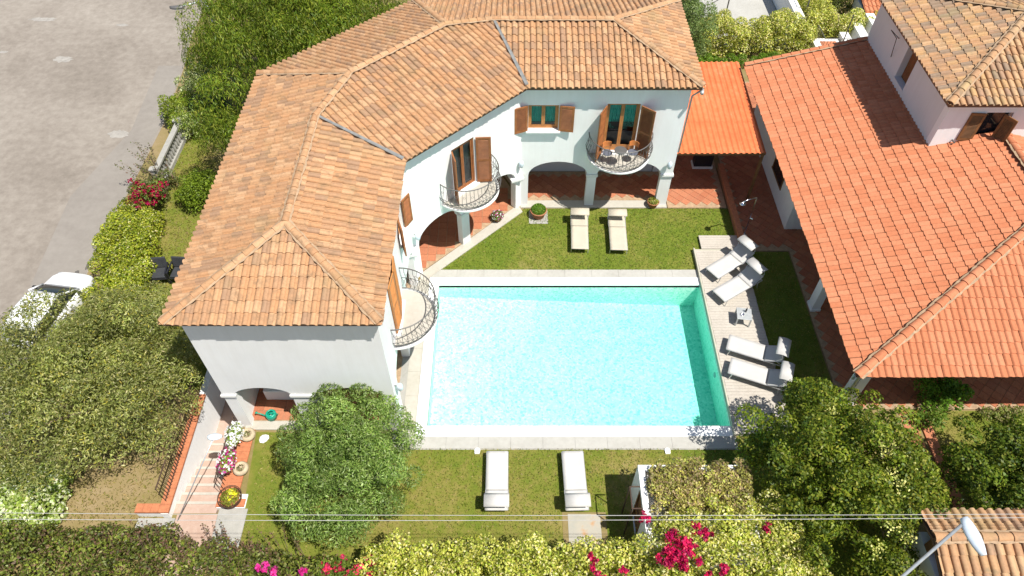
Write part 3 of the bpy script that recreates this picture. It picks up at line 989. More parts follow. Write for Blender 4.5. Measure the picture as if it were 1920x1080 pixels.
# gable wall
m_ = MB()
panel(m_, (-9.1, 11.75, 0), (1, 0, 0), (0, -1, 0), arch_outline(0, 5.4, 0.0, ZT, [(0.38, 2.17, 2.02, 2.47), (3.03, 5.0, 2.02, 2.47)]), [], 0.28)
m_.build('gable_wall', 'white_stucco', house)
m_ = MB()
panel(m_, (-3.7, 12.031, 0), (0, 1, 0), (1, 0, 0), arch_outline(0, 6.32, 0.0, ZT, [(0.35, 2.55, 1.95, 2.45), (2.9, 5.9, 1.75, 2.45)]),
      [rect(1.42, 2.72, 2.99, 5.25), rect(4.25, 5.10, 4.05, 5.25)], 0.28)
m_.build('wall', 'white_stucco', house)
m_ = MB()
DU = Vector((0.70711, 0.70711, 0)); DN = Vector((0.70711, -0.70711, 0)); DO = Vector((-3.7, 18.35, 0))
panel(m_, DO, DU, DN, arch_outline(0.0, 5.757, 0.0, ZT, [(0.25, 2.42, 1.72, 2.45), (2.82, 5.45, 1.72, 2.45)]), [rect(2.18, 3.26, 2.99, 5.12)], 0.28)
m_.build('wall', 'white_stucco', house)
m_ = MB()
panel(m_, (0.37, 22.42, 0), (1, 0, 0), (0, -1, 0), arch_outline(0, 6.25, 0.0, ZT, [(0.30, 2.74, 1.75, 2.47), (3.12, 5.78, 1.75, 2.47)]),
      [rect(0.25, 1.41, 4.08, 5.21), rect(3.22, 4.48, 2.99, 5.27)], 0.28)
m_.build('wall', 'white_stucco', house)
m_ = MB(); m_.bbox(6.34, 6.618, 22.702, 27.95, 2.6, ZT); m_.bbox(6.34, 6.618, 24.6, 27.95, 0.0, 2.598)
m_.build('wall', 'white_stucco', house)
m_ = MB(); m_.bbox(-9.1, -8.82, 12.032, 22.85, -1.6, ZT); m_.build('wall', 'white_stucco', house)
m_ = MB(); m_.bar((-9.0, 22.95, 3.1), (-4.2, 27.85, 3.1), 0.28, 6.2); m_.bbox(-4.1, 6.6, 27.70, 27.96, 0, ZT); m_.build('wall', 'white_stucco', house)
m_ = MB()
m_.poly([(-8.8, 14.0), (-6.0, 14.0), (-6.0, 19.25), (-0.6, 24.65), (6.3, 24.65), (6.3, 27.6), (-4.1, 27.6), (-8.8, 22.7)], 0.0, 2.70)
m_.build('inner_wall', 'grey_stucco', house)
m_ = MB()
m_.poly([(-8.8, 12.05), (-4.0, 12.05), (-4.0, 18.45), (0.3, 22.72), (6.32, 22.72), (6.32, 27.65), (-4.1, 27.65), (-8.8, 22.75)], 2.72, 2.9)
m_.build('ceiling', 'trim_white', house)
# dark rooms behind the panes
m_ = MB()
m_.poly([(-8.6, 12.6), (-5.0, 12.6), (-5.0, 19.0), (-0.2, 23.8), (6.1, 23.8), (6.1, 27.4), (-4.1, 27.4), (-8.6, 22.5)], 2.92, 5.9)
m_.build('room', 'room_dark', house)
# plinth bench inside the gable arch
m_ = MB(); m_.bbox(-8.45, -7.0, 12.75, 13.3, 0.07, 0.62); bevel(m_.build('masonry_bench', 'white_stucco', house), 0.02)

# capitals and bases on the arcade piers
def pier_trim(c, w, d, ang, zc):
    m_ = MB(); M = Matrix.Rotation(ang, 3, 'Z')
    for z, s, h in ((zc + 0.05, 0.05, 0.10), (zc - 0.03, 0.02, 0.06)):
        m_.box((c[0], c[1], z), (w + 2 * s, d + 2 * s, h), 0, 0, M)
    m_.build('capital', 'trim_white', house)
pier_trim((-8.91, 11.89), 0.38, 0.30, 0, 1.98)
pier_trim((-6.5, 11.89), 0.86, 0.30, 0, 1.98)
pier_trim((3.30, 22.56), 0.38, 0.30, 0, 1.70)
pier_trim((6.385, 22.56), 0.47, 0.30, 0, 1.70)
q = DO + DU * 2.62 - DN * 0.14; pier_trim((q.x, q.y), 0.40, 0.30, RAD(45), 1.67)
q = DO + DU * 5.55 - DN * 0.10; pier_trim((q.x, q.y), 0.45, 0.40, RAD(22), 1.67)
pier_trim((-3.84, 14.755), 0.30, 0.35, 0, 1.75)
pier_trim((-3.80, 18.15), 0.36, 0.44, RAD(12), 1.70)

# wall lamps: oval shields on the corners, a globe by the pool
def wall_lamp(p, n):
    m_ = MB(); p = Vector(p); n = Vector(n).normalized()
    m_.tube([p, p + n * 0.10, p + n * 0.14 + Vector((0, 0, 0.05))], 0.02, 6)
    arm = m_.build('wall_lamp', 'iron_grey', house)
    m_ = MB(); c = p + n * 0.17
    m_.lathe((c.x, c.y, c.z - 0.2), [(0.0, 0.0), (0.07, 0.02), (0.10, 0.10), (0.105, 0.22), (0.07, 0.32), (0.0, 0.36)], 14)
    m_.build('shade', 'lamp_glass', arm, smooth=True)
wall_lamp((0.30, 22.36, 2.55), (0.4, -0.9, 0)); wall_lamp((-3.62, 18.3, 2.5), (0.9, -0.4, 0)); wall_lamp((6.38, 22.42, 2.45), (0, -1, 0)); wall_lamp((-3.7, 12.0, 2.2), (1, -0.2, 0))

# windows, doors, shutters (u along wall, local frame o/ud/nd)
def win(o, ud, nd, u0, u1, z0, z1, curtain, name='window', leaves=2, wood='door_wood', set_back=0.14, solid=0.0):
    o, ud, nd = Vector(o), Vector(ud), Vector(nd)
    def P(u, z, off): q = o + ud * u + nd * off; return Vector((q.x, q.y, z))
    M = Matrix((ud, nd, Vector((0, 0, 1)))).transposed()
    fr = MB(); t = 0.06
    for a, b, c, d in ((u0, u0 + t, z0, z1), (u1 - t, u1, z0, z1), (u0 + t, u1 - t, z1 - t, z1), (u0 + t, u1 - t, z0, z0 + t)):
        fr.box(P((a + b) / 2, (c + d) / 2, -set_back), (b - a, 0.08, d - c), 0, 0, M)
    f = fr.build(name, wood, house)
    wl = (u1 - u0 - 2 * t) / leaves
    for i in range(leaves):
        a = u0 + t + i * wl; b = a + wl
        s = MB(); st = 0.07
        for aa, bb, cc, dd in ((a, a + st, z0 + t, z1 - t), (b - st, b, z0 + t, z1 - t), (a + st, b - st, z1 - t - st, z1 - t), (a + st, b - st, z0 + t, z0 + t + st + solid)):
            s.box(P((aa + bb) / 2, (cc + dd) / 2, -set_back - 0.005), (bb - aa - 0.004, 0.05, dd - cc), 0, 0, M)
        s.build('sash', wood, f)
        s = MB(); s.face([P(a + st, z0 + t + st + solid, -set_back), P(b - st, z0 + t + st + solid, -set_back), P(b - st, z1 - t - st, -set_back), P(a + st, z1 - t - st, -set_back)])
        s.build('pane', 'window_glass', f)
    if curtain:
        s = MB(); n = 26
        for k in range(n):
            ua, ub = u0 + t + (u1 - u0 - 2 * t) * k / n, u0 + t + (u1 - u0 - 2 * t) * (k + 1) / n
            oa, ob = -set_back - 0.12 - 0.03 * (k % 2), -set_back - 0.12 - 0.03 * ((k + 1) % 2)
            zc = z0 + t if curtain[1] is None else curtain[1]
            s.face([P(ua, zc, oa), P(ub, zc, ob), P(ub, z1 - t, ob), P(ua, z1 - t, oa)])
        s.build('curtain', curtain[0], f)
    s = MB(); s.box(P((u0 + u1) / 2, z0 - 0.03, 0.02), (u1 - u0 + 0.16, 0.30, 0.055), 0, 0, M)
    s.build('sill', 'trim_white', f)
    return f

def shutter(hinge, ang, w, z0, z1, mat='shutter_wood', name='shutter', parent=None):
    """a louvred leaf hung on a vertical hinge; ang is the direction it points away from the hinge"""
    parent = parent or house
    h = Vector((hinge[0], hinge[1], 0)); d = Vector((math.cos(ang), math.sin(ang), 0)); n = Vector((-d.y, d.x, 0))
    M = Matrix((d, n, Vector((0, 0, 1)))).transposed()
    fr = MB(); t = 0.085
    def bx(a, b, c, e, th=0.045, mm=fr, R=M): mm.box(h + d * ((a + b) / 2) + Vector((0, 0, (c + e) / 2)), (b - a, th, e - c), 0, 0, R)
    bx(0, t, z0, z1); bx(w - t, w, z0, z1); bx(t, w - t, z1 - t, z1); bx(t, w - t, z0, z0 + t * 1.3)
    zm = (z0 + z1) / 2
    if z1 - z0 > 1.6: bx(t, w - t, zm - t / 2, zm + t / 2)
    f = fr.build(name, mat, parent)
    sl_ = MB()
    z = z0 + t * 1.3 + 0.03
    Rt = M @ Matrix.Rotation(RAD(38), 3, 'X')
    while z < z1 - t - 0.02:
        if not (z1 - z0 > 1.6 and abs(z - zm) < t * 0.7):
            sl_.box(h + d * (w / 2) + Vector((0, 0, z)), (w - 2 * t, 0.055, 0.012), 0, 0, Rt)
        z += 0.052
    bx(t, w - t, z0 + t, z1 - t, 0.006, sl_)
    sl_.build('slats', mat, f)
    return f
# right wing: window with teal blind, balcony door with teal curtains
Ro, Ru, Rn = (0.37, 22.42, 0), (1, 0, 0), (0, -1, 0)
win(Ro, Ru, Rn, 0.25, 1.41, 4.08, 5.21, ('curtain_teal', 4.28))
shutter((0.60, 22.36), RAD(180 + 22), 0.55, 4.06, 5.22); shutter((1.80, 22.36), RAD(-8), 0.57, 4.06, 5.22)
win(Ro, Ru, Rn, 3.22, 4.48, 2.99, 5.27, ('curtain_teal', 4.25), 'balcony_door', 2, solid=0.12)
shutter((3.57, 22.34), RAD(180 + 62), 0.62, 3.0, 5.25); shutter((4.87, 22.34), RAD(-40), 0.62, 3.0, 5.25)
# diagonal wing
win(DO, DU, DN, 2.18, 3.26, 2.99, 5.12, ('curtain_grey', None), 'balcony_door', 2, 'shutter_wood', 0.08)
q = DO + DU * 2.16 + DN * 0.06; shutter((q.x, q.y), RAD(-45 - 28), 0.54, 3.0, 5.1)
q = DO + DU * 3.30 + DN * 0.06; shutter((q.x, q.y), RAD(45 - 42), 0.56, 3.0, 5.1)
# wing beside the pool
So, Su, Sn = (-3.7, 12.031, 0), (0, 1, 0), (1, 0, 0)
win(So, Su, Sn, 1.42, 2.72, 2.99, 5.25, ('curtain_grey', None), 'balcony_door')
shutter((-3.66, 13.44), RAD(84), 0.64, 3.0, 5.24, 'door_wood'); shutter((-3.66, 14.76), RAD(-84), 0.64, 3.0, 5.24, 'door_wood')
win(So, Su, Sn, 4.25, 5.10, 4.05, 5.25, ('curtain_grey', None))
shutter((-3.64, 17.14), RAD(62), 0.46, 4.03, 5.26); shutter((-3.64, 16.27), RAD(-70), 0.46, 4.03, 5.26)

# half-round balconies with wrought railings
def balcony(c, nd, R, z):
    c = Vector((c[0], c[1], 0)); nd = Vector(nd); a = math.atan2(nd.y, nd.x)
    a0, a1 = a - math.pi / 2, a + math.pi / 2
    def pt(ang, r, zz): return Vector((c.x + r * math.cos(ang), c.y + r * math.sin(ang), zz))
    m_ = MB(); K = 28
    prof = [(0.01, -0.32), (R * 0.62, -0.30), (R * 0.9, -0.17), (R * 0.97, -0.10), (R * 0.97, -0.05), (R + 0.03, -0.05), (R + 0.03, 0.0), (R - 0.06, 0.0), (R - 0.06, -0.01), (0.01, -0.01)]
    m_.lathe((c.x, c.y, z), prof, K, 0, a0, a1)
    b = m_.build('balcony', 'trim_white', house)
    m_ = MB(); m_.lathe((c.x, c.y, z), [(R - 0.07, -0.001), (0.01, -0.001)], K, 0, a0, a1); m_.build('balcony_floor', 'porch_stone', b)
    for zz, rr_, th in ((1.0, R + 0.02, 0.022), (0.08, R - 0.05, 0.016), (0.42, R + 0.10, 0.011)):
        m_ = MB(); m_.tube([pt(a0 + (a1 - a0) * k / K, rr_, z + zz) for k in range(K + 1)], th, 6); m_.build('rail', 'iron_grey', b, smooth=True)
    m_ = MB(); nb = 26
    prof = [(R - 0.05, 0.08), (R + 0.06, 0.25), (R + 0.10, 0.42), (R + 0.04, 0.62), (R - 0.01, 0.8), (R + 0.02, 1.0)]
    for k in range(nb + 1):
        ang = a0 + (a1 - a0) * k / nb
        m_.tube([pt(ang, r, z + h) for r, h in prof], 0.009, 4)
        if k < nb:
            a2 = ang + (a1 - a0) / nb
            for s0, s1 in ((ang, a2), (a2, ang)):
                m_.tube([pt(s0, R - 0.04, z + 0.09), pt((s0 + s1) / 2, R + 0.075, z + 0.25), pt(s1, R + 0.10, z + 0.42)], 0.007, 4)
            if k % 2 == 0:
                mid = (ang + a2) / 2
                m_.tube([pt(mid + 0.035 * math.cos(t) , R + 0.02, z + 0.66 + 0.05 * math.sin(t)) for t in [2 * math.pi * i / 8 for i in range(8)]], 0.006, 4, closed=True)
    m_.build('balusters', 'iron_grey', b)
balcony((4.24, 22.42), (0, -1, 0), 1.22, 2.93)
q = DO + DU * 2.78; balcony((q.x, q.y), DN, 1.22, 2.93)
balcony((-3.7, 14.15), (1, 0, 0), 1.24, 2.93)

# ================================================================== LOW TILED BUILDING ON THE RIGHT
annex = thing('low_building', (14, 18, 0), 'low white outbuilding with wide orange clay-tiled hipped roof', 'building')
AX, AY, AZ = 10.36, 11.65, 3.35
KL, KF = 0.262, 0.364
RX = 17.65; RZ = AZ + KL * (RX - AX); RY = AY + (RZ - AZ) / KF
LEFT = [(AX, 27.9, AZ), (AX, AY, AZ), (RX, RY, RZ), (RX, 27.9, RZ)]
FRONT = [(AX, AY, AZ), (24.9, AY, AZ), (RX, RY, RZ)]
RIGHT = [(24.9, AY, AZ), (24.9, 24.0, AZ), (RX, 24.0, RZ), (RX, RY, RZ)]
m_ = MB()
def inside_rh(q): return q.x > 15.45 and q.y > 20.9
body = [(AX, 27.9), (AX, AY), (24.9, AY), (24.9, 20.5), (15.4, 20.5), (15.4, 27.9)]
for fpoly in ([(AX, 27.9, AZ), (AX, AY, AZ), (RX, RY, RZ), (RX, 20.8, RZ), (15.35, 20.8, AZ + KL * (15.35 - AX)), (15.35, 27.9, AZ + KL * (15.35 - AX))], FRONT, [(24.9, AY, AZ), (24.9, 20.8, AZ), (RX, 20.8, RZ), (RX, RY, RZ)]):
    m_.face([(x, y, z - 0.015) for x, y, z in fpoly]); m_.face([(x, y, z - 0.12) for x, y, z in fpoly][::-1])
    a, b = fpoly[0], fpoly[1]
    m_.face([(a[0], a[1], a[2] - 0.12), (b[0], b[1], b[2] - 0.12), (b[0], b[1], b[2] - 0.015), (a[0], a[1], a[2] - 0.015)])
aroof = m_.build('roof', 'roof_underlay', annex)
lay_roof(aroof, [LEFT, FRONT, RIGHT], NEW_TILES, 0.215, 0.36, 0.046, 'roman', 61, 'roof_tile', 300, inside_rh, 0.032, 0.034)
ridge_caps(aroof, (AX - 0.05, AY - 0.05, AZ + 0.06), (RX, RY, RZ + 0.06), NEW_TILES, 62, 0.13, 0.40, mname='mortar')
ridge_caps(aroof, (RX, RY, RZ + 0.06), (RX, 20.75, RZ + 0.06), NEW_TILES, 63, 0.13, 0.40)
ridge_caps(aroof, (AX, 27.86, AZ + 0.05), (15.3, 27.86, AZ + 0.05 + KL * (15.3 - AX)), NEW_TILES, 64, 0.10, 0.40)
m_ = MB(); m_.tube([(AX - 0.04, AY + 0.05, AZ - 0.05), (AX - 0.04, AY + 0.05, AZ - 0.25), (11.25, 12.55, AZ - 0.55), (11.28, 12.6, 0.05)], 0.045, 8)
m_.build('downpipe', 'gutter_grey', annex, smooth=True)
m_ = MB()
m_.bbox(11.38, 11.66, 20.96, 27.8, 0.0, 3.45); m_.bbox(11.661, 13.5, 20.96, 21.2, 0.0, 3.5); m_.bbox(13.3, 13.55, 14.6, 20.958, 0.0, 3.8)
m_.bbox(13.551, 22.0, 14.6, 14.85, 0.0, 3.9)
m_.build('wall', 'white_stucco', annex)
m_ = MB(); m_.bbox(11.385, 11.62, 27.5, 27.79, 3.46, 3.58); m_.bbox(11.7, 15.2, 27.5, 27.8, 0.0, 3.5); m_.build('wall', 'white_stucco', annex)
for c in ((11.5, 16.85), (19.2, 12.8), (11.5, 12.75)):
    m_ = MB(); m_.box((c[0], c[1], 1.6), (0.32, 0.42, 3.1)); m_.box((c[0], c[1], 0.1), (0.38, 0.48, 0.14)); bevel(m_.build('column', 'white_stucco', annex), 0.015)
m_ = MB(); m_.bbox(11.30, 11.68, 12.6, 20.9, 3.12, 3.38); m_.bbox(11.685, 22, 12.6, 12.95, 3.12, 3.38); m_.build('beam', 'grey_stucco', annex)
m_ = MB(); m_.bbox(11.365, 11.378, 22.6, 23.9, 0.9, 2.2); f = m_.build('window', 'dark_glass', annex)
m_ = MB(); m_.bbox(11.34, 11.39, 22.5, 24.0, 0.82, 0.9); m_.bbox(11.35, 11.379, 22.52, 22.6, 0.9, 2.2); m_.bbox(11.35, 11.379, 23.9, 23.98, 0.9, 2.2); m_.build('frame', 'dark_wood', f)

# ================================================================== TWO-STOREY HOUSE AT THE RIGHT EDGE
rh = thing('neighbour_house', (18, 25, 0), 'white two-storey house with weathered tile roof at the right edge', 'house')
HX, HY, HE, HK = 14.93, 20.38, 6.72, 0.30
HX2, HY2 = 25.0, 28.2
hw = (HY2 - HY) / 2
a1 = (HX + hw, HY + hw, HE + HK * hw); a2 = (HX2 - hw, HY + hw, HE + HK * hw)
RF = [[(HX, HY2, HE), (HX, HY, HE), a1], [(HX, HY, HE), (HX2, HY, HE), a2, a1], [(HX2, HY, HE), (HX2, HY2, HE), a2], [(HX2, HY2, HE), (HX, HY2, HE), a1, a2]]
m_ = MB()
for fpoly in RF:
    m_.face([(x, y, z - 0.015) for x, y, z in fpoly]); m_.face([(x, y, z - 0.12) for x, y, z in fpoly][::-1])
    a, b = fpoly[0], fpoly[1]
    m_.face([(a[0], a[1], a[2] - 0.12), (b[0], b[1], b[2] - 0.12), (b[0], b[1], b[2] - 0.015), (a[0], a[1], a[2] - 0.015)])
rroof = m_.build('roof', 'roof_underlay', rh)
lay_roof(rroof, RF, WEATHERED_TILES, 0.235, 0.36, 0.078, 'barrel', 71, 'roof_tile')
ridge_caps(rroof, (HX - 0.03, HY - 0.03, HE + 0.06), (a1[0], a1[1], a1[2] + 0.06), WEATHERED_TILES[:3], 72, 0.125, 0.38, mname='mortar')
ridge_caps(rroof, (HX, HY2, HE + 0.06), (a1[0], a1[1], a1[2] + 0.06), WEATHERED_TILES[:3], 73, 0.125, 0.38)
ridge_caps(rroof, (a1[0], a1[1], a1[2] + 0.06), (a2[0], a2[1], a2[2] + 0.06), WEATHERED_TILES[:3], 74, 0.125, 0.38)
m_ = MB()
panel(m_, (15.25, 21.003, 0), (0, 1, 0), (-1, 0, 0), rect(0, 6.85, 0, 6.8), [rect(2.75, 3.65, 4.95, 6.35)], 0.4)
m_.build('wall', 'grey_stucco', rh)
m_ = MB()
panel(m_, (15.651, 20.70, 0), (1, 0, 0), (0, -1, 0), rect(-0.401, 9.0, 0, 6.8), [rect(1.0, 1.95, 4.95, 6.15)], 0.3)
m_.build('wall', 'white_stucco', rh)
m_ = MB(); m_.bbox(24.4, 24.65, 20.71, 27.85, 0, 6.8); m_.bbox(15.66, 24.39, 27.55, 27.84, 0, 6.8); m_.build('wall', 'white_stucco', rh)
m_ = MB(); m_.bbox(15.9, 24.2, 21.3, 27.4, 0.1, 6.6); m_.build('room', 'room_dark', rh)
m_ = MB(); m_.bbox(15.50, 15.56, 23.76, 24.64, 4.96, 6.34); f = m_.build('window', 'dark_wood', rh)
m_ = MB(); m_.bbox(15.22, 15.50, 23.70, 24.70, 4.90, 4.955); m_.build('sill', 'grey_stucco', f)
m_ = MB()
for k in range(20): m_.bbox(15.48, 15.505, 23.82, 24.58, 5.02 + k * 0.064, 5.05 + k * 0.064)
m_.build('slats', 'shutter_wood', f)
m_ = MB(); m_.bbox(16.66, 17.59, 20.90, 20.95, 4.96, 6.14); f = m_.build('window', 'dark_glass', rh)
m_ = MB(); m_.bbox(16.55, 17.7, 20.60, 20.74, 4.88, 4.945); m_.build('sill', 'trim_white', f)
shutter((16.62, 20.63), RAD(180 - 5 + 180 - 180), 0.02 + 0.5, 4.97, 6.15, 'dark_wood', parent=rh)
shutter((17.25, 20.62), RAD(-60), 0.5, 4.97, 6.15, 'dark_wood', parent=rh)
# thin iron bracket on the shaded wall
m_ = MB(); m_.tube([(15.24, 25.5, 6.1), (14.95, 25.8, 6.3), (14.95, 25.2, 6.3), (15.24, 25.5, 5.3)], 0.015, 5); m_.build('wall_bracket', 'iron_rust', rh)
m_ = MB(); m_.tube([(15.98, 20.72, 4.95), (15.98, 20.5, 4.98)], 0.03, 6); m_.tube([(15.98, 20.5, 4.98), (15.78, 20.6, 4.75)], 0.012, 5); m_.build('wall_spout', 'iron_grey', rh)

# ================================================================== CORRUGATED CANOPY
can = thing('corrugated_canopy', (8.5, 25.5, 0), 'bright orange corrugated canopy between the villa and the low building', 'canopy')
zn, zf_, yn, yf = 2.74, 3.10, 22.58, 28.5
def canz(y): return zn + (zf_ - zn) * (y - yn) / (yf - yn)
nsh = 4
for s_ in range(nsh):
    xa, xb = 6.66 + s_ * 0.9 - (0.03 if s_ else 0), 6.66 + (s_ + 1) * 0.9
    for r_ in range(2):
        ya, yb = (yn, 24.55) if r_ == 0 else (24.45, yf)
        m_ = MB(); n = 48; R = 6
        b0 = len(m_.v)
        for j in range(R + 1):
            y = ya + (yb - ya) * j / R
            for i in range(n + 1):
                x = xa + (xb - xa) * i / n
                ph = ((x - 6.66) / 0.225) % 1.0
                h = 0.045 * max(0.0, math.cos((ph - 0.5) * math.pi * 1.7)) ** 0.7 if abs(ph - 0.5) < 0.29 else 0.0
                m_.v.append((x, y, canz(y) + h + (0.012 if r_ else 0) + 0.005 * s_))
        for j in range(R):
            for i in range(n):
                q = b0 + j * (n + 1) + i
                m_.f.append((q, q + 1, q + n + 2, q + n + 1)); m_.m.append(0)
        m_.build('corrugated_sheet', 'canopy_orange', can, smooth=True)
for y in (22.7, 25.5, 28.2):
    m_ = MB(); m_.bbox(6.64, 10.28, y - 0.05, y + 0.05, canz(y) - 0.14, canz(y) - 0.02); m_.build('beam', 'dark_wood', can)
for x, y in ((10.2, 22.72), (10.2, 28.2)):
    m_ = MB(); m_.bbox(x - 0.05, x + 0.05, y - 0.045, y + 0.045, 0.0, canz(y) - 0.141); m_.build('post', 'dark_wood', can)

# dark slatted box in the shade of the canopy
bx_ = thing('slatted_box', (8.6, 25.0, 0.05), 'dark slatted box on a pale base in the shade under the canopy', 'storage box')
m_ = MB(); m_.bbox(8.15, 9.05, 24.75, 25.25, 0.05, 0.17); m_.build('base', 'trim_white', bx_)
m_ = MB(); m_.bbox(8.2, 9.0, 24.8, 25.2, 0.17, 0.75); m_.build('body', 'black_plastic', bx_)
for k in range(8):
    m_ = MB(); m_.bbox(8.22 + k * 0.1, 8.27 + k * 0.1, 24.77, 25.21, 0.75, 0.78); m_.build('slat', 'iron_rust', bx_)

# ================================================================== SHED
shed = thing('garden_shed', (5.2, 8.3, 0), 'small white garden shed overgrown with variegated climber', 'shed')
ZS = 1.9
m_ = MB()
panel(m_, (3.72, 7.0, 0), (0, 1, 0), (-1, 0, 0), rect(0, 2.45, 0, ZS), [rect(0.95, 1.75, 0.02, 1.72)], 0.18)
m_.bbox(3.901, 6.85, 9.27, 9.45, 0, ZS); m_.bbox(6.67, 6.85, 7.0, 9.268, 0, ZS); m_.bbox(3.901, 6.669, 7.0, 7.18, 0, ZS)
m_.build('wall', 'white_stucco', shed)
m_ = MB(); m_.bbox(3.902, 6.668, 7.182, 9.268, ZS - 0.22, ZS - 0.10); m_.build('roof', 'concrete', shed)
dr = MB()
for a, b in (((3.74, 8.0, 0.02), (3.74, 8.0, 1.72)), ((3.74, 8.72, 0.02), (3.74, 8.72, 1.72)), ((3.74, 8.0, 1.7), (3.74, 8.72, 1.7)), ((3.74, 8.0, 0.9), (3.74, 8.72, 0.9))):
    dr.bar(a, b, 0.06, 0.06)
d_ = dr.build('door', 'dark_wood', shed)
m_ = MB(); m_.bbox(3.76, 3.80, 8.03, 8.69, 0.05, 1.67); m_.build('door_panel', 'dark_wood', d_)
m_ = MB(); m_.tube([(3.40, 8.75, 0.0), (3.40, 8.75, 1.95), (3.70, 8.75, 1.95)], 0.02, 6); m_.tube([(3.40, 8.1, 0.0), (3.40, 8.1, 1.95), (3.70, 8.1, 1.95)], 0.02, 6); m_.tube([(3.40, 8.1, 1.95), (3.40, 8.75, 1.95)], 0.02, 6)
m_.build('door_frame', 'iron_rust', shed)

# ================================================================== SMALL TILED GATE ROOF, bottom right
gate = thing('gate_porch', (12.4, 6.2, 0), 'small gate porch with old barrel-tile roof below the street lamp', 'gate porch')
gx0, gx1, gz = 10.95, 14.6, 2.75
gr, gf, gn = 6.85, 7.62, 4.9
gk = 0.30
ridge_z = gz + gk * (gr - gn) * 0.5
GF = [[(gx1, gf, ridge_z - gk * (gf - gr)), (gx0, gf, ridge_z - gk * (gf - gr)), (gx0, gr, ridge_z), (gx1, gr, ridge_z)],
      [(gx0, gn, ridge_z - gk * (gr - gn)), (gx1, gn, ridge_z - gk * (gr - gn)), (gx1, gr, ridge_z), (gx0, gr, ridge_z)]]
m_ = MB()
for fpoly in GF:
    m_.face([(x, y, z - 0.015) for x, y, z in fpoly]); m_.face([(x, y, z - 0.10) for x, y, z in fpoly][::-1])
    for i in range(4):
        a, b = fpoly[i], fpoly[(i + 1) % 4]
        m_.face([(a[0], a[1], a[2] - 0.10), (b[0], b[1], b[2] - 0.10), (b[0], b[1], b[2] - 0.015), (a[0], a[1], a[2] - 0.015)])
groof = m_.build('roof', 'roof_underlay', gate)
lay_roof(groof, GF, WEATHERED_TILES[:4], 0.24, 0.42, 0.085, 'barrel', 81, 'roof_tile')
ridge_caps(groof, (gx0, gr, ridge_z + 0.06), (gx1, gr, ridge_z + 0.06), WEATHERED_TILES[:3], 82, 0.13, 0.40)
for x in (11.3, 14.2):
    m_ = MB(); m_.bbox(x - 0.22, x + 0.22, 5.2, 7.3, 0, ridge_z - 0.75); m_.build('pillar', 'white_stucco', gate)
m_ = MB(); m_.bbox(11.08, 14.42, 6.72, 6.95, ridge_z - 0.749, ridge_z - 0.13); m_.build('beam', 'dark_wood', gate)

# ================================================================== BEHIND: terrace, walls, steps at the top right
m_ = MB(); m_.bbox(10.4, 15.2, 34.6, 46, -0.1, 0.03); struct(m_.build('terrace', 'pale_stone'))
tw = thing('terrace_wall', (15.6, 39, 0), 'white terrace wall with light railing behind the far hedge', 'wall')
m_ = MB(); m_.bbox(15.25, 15.6, 35.2, 46, 0, 1.3); m_.build('wall', 'white_stucco', tw)
m_ = MB(); m_.bbox(15.2, 15.65, 35.2, 46, 1.301, 1.36); m_.build('cap', 'trim_white', tw)
pg = thing('pergola_frame', (13, 37, 0), 'thin bare metal pergola frame over the far pale terrace', 'pergola')
for x in (11.6, 15.9):
    m_ = MB(); m_.tube([(x, 36.2, 0), (x, 36.2, 2.4)], 0.035, 6); m_.build('post', 'iron_grey', pg)
    m_ = MB(); m_.tube([(x, 36.2, 2.4), (x, 42, 2.4)], 0.025, 6); m_.build('beam', 'iron_grey', pg)
m_ = MB(); m_.tube([(11.6, 36.2, 2.4), (15.9, 36.2, 2.4)], 0.025, 6); m_.build('beam', 'iron_grey', pg)
m_ = MB(); m_.tube([(11.6, 36.2, 2.3), (10.5, 36.2, 1.6)], 0.02, 6); m_.build('brace', 'iron_grey', pg)
# stepped planter terrace beside the right house
stp = thing('outdoor_steps', (16.6, 33, 0), 'white outdoor steps with small tiled landing beside the right house', 'steps')
m_ = MB(); m_.bbox(15.9, 17.3, 32.9, 34.4, 0, 0.75); m_.build('landing', 'white_stucco', stp)
m_ = MB(); m_.bbox(16.25, 17.1, 33.1, 34.1, 0.75, 0.77); m_.build('landing_tile', FLOOR_TILES[1], stp)
for i in range(3):
    m_ = MB(); m_.bbox(17.35 + i * 0.75, 17.8 + i * 0.75, 33.2 + i * 0.5, 34.6 + i * 0.5, 0, 1.0 + i * 0.25); m_.build('step_block', 'trim_white', stp)
m_ = MB()
for k in range(9): m_.tube([(15.95 + k * 0.16, 32.95, 0.75), (15.95 + k * 0.16, 32.95, 1.6)], 0.012, 4)
m_.tube([(15.95, 32.95, 1.6), (17.25, 32.95, 1.6)], 0.02, 5)
for k in range(9): m_.tube([(15.95, 32.95 + k * 0.16, 0.75), (15.95, 32.95 + k * 0.16, 1.6)], 0.012, 4)
m_.tube([(15.95, 32.95, 1.6), (15.95, 34.3, 1.6)], 0.02, 5); m_.tube([(16.9, 32.95, 0.75), (16.9, 32.95, 2.9)], 0.03, 5)
m_.build('railing', 'iron_grey', stp)
kio = thing('tiled_lean_to', (20, 36.5, 0), 'low lean-to roof of bright orange tiles behind the right house', 'lean-to')
m_ = MB(); m_.bbox(19.0, 21.4, 35.6, 37.6, 0, 1.35); m_.build('wall', 'white_stucco', kio)
LT = [[(18.9, 35.5, 1.4), (21.5, 35.5, 1.4), (21.5, 37.7, 1.95), (18.9, 37.7, 1.95)]]
m_ = MB(); m_.face([(x, y, z - 0.02) for x, y, z in LT[0]]); m_.face([(x, y, z - 0.08) for x, y, z in LT[0]][::-1]); q = m_.build('roof', 'roof_underlay', kio)
lay_roof(q, LT, NEW_TILES, 0.22, 0.38, 0.06, 'roman', 83, 'roof_tile')

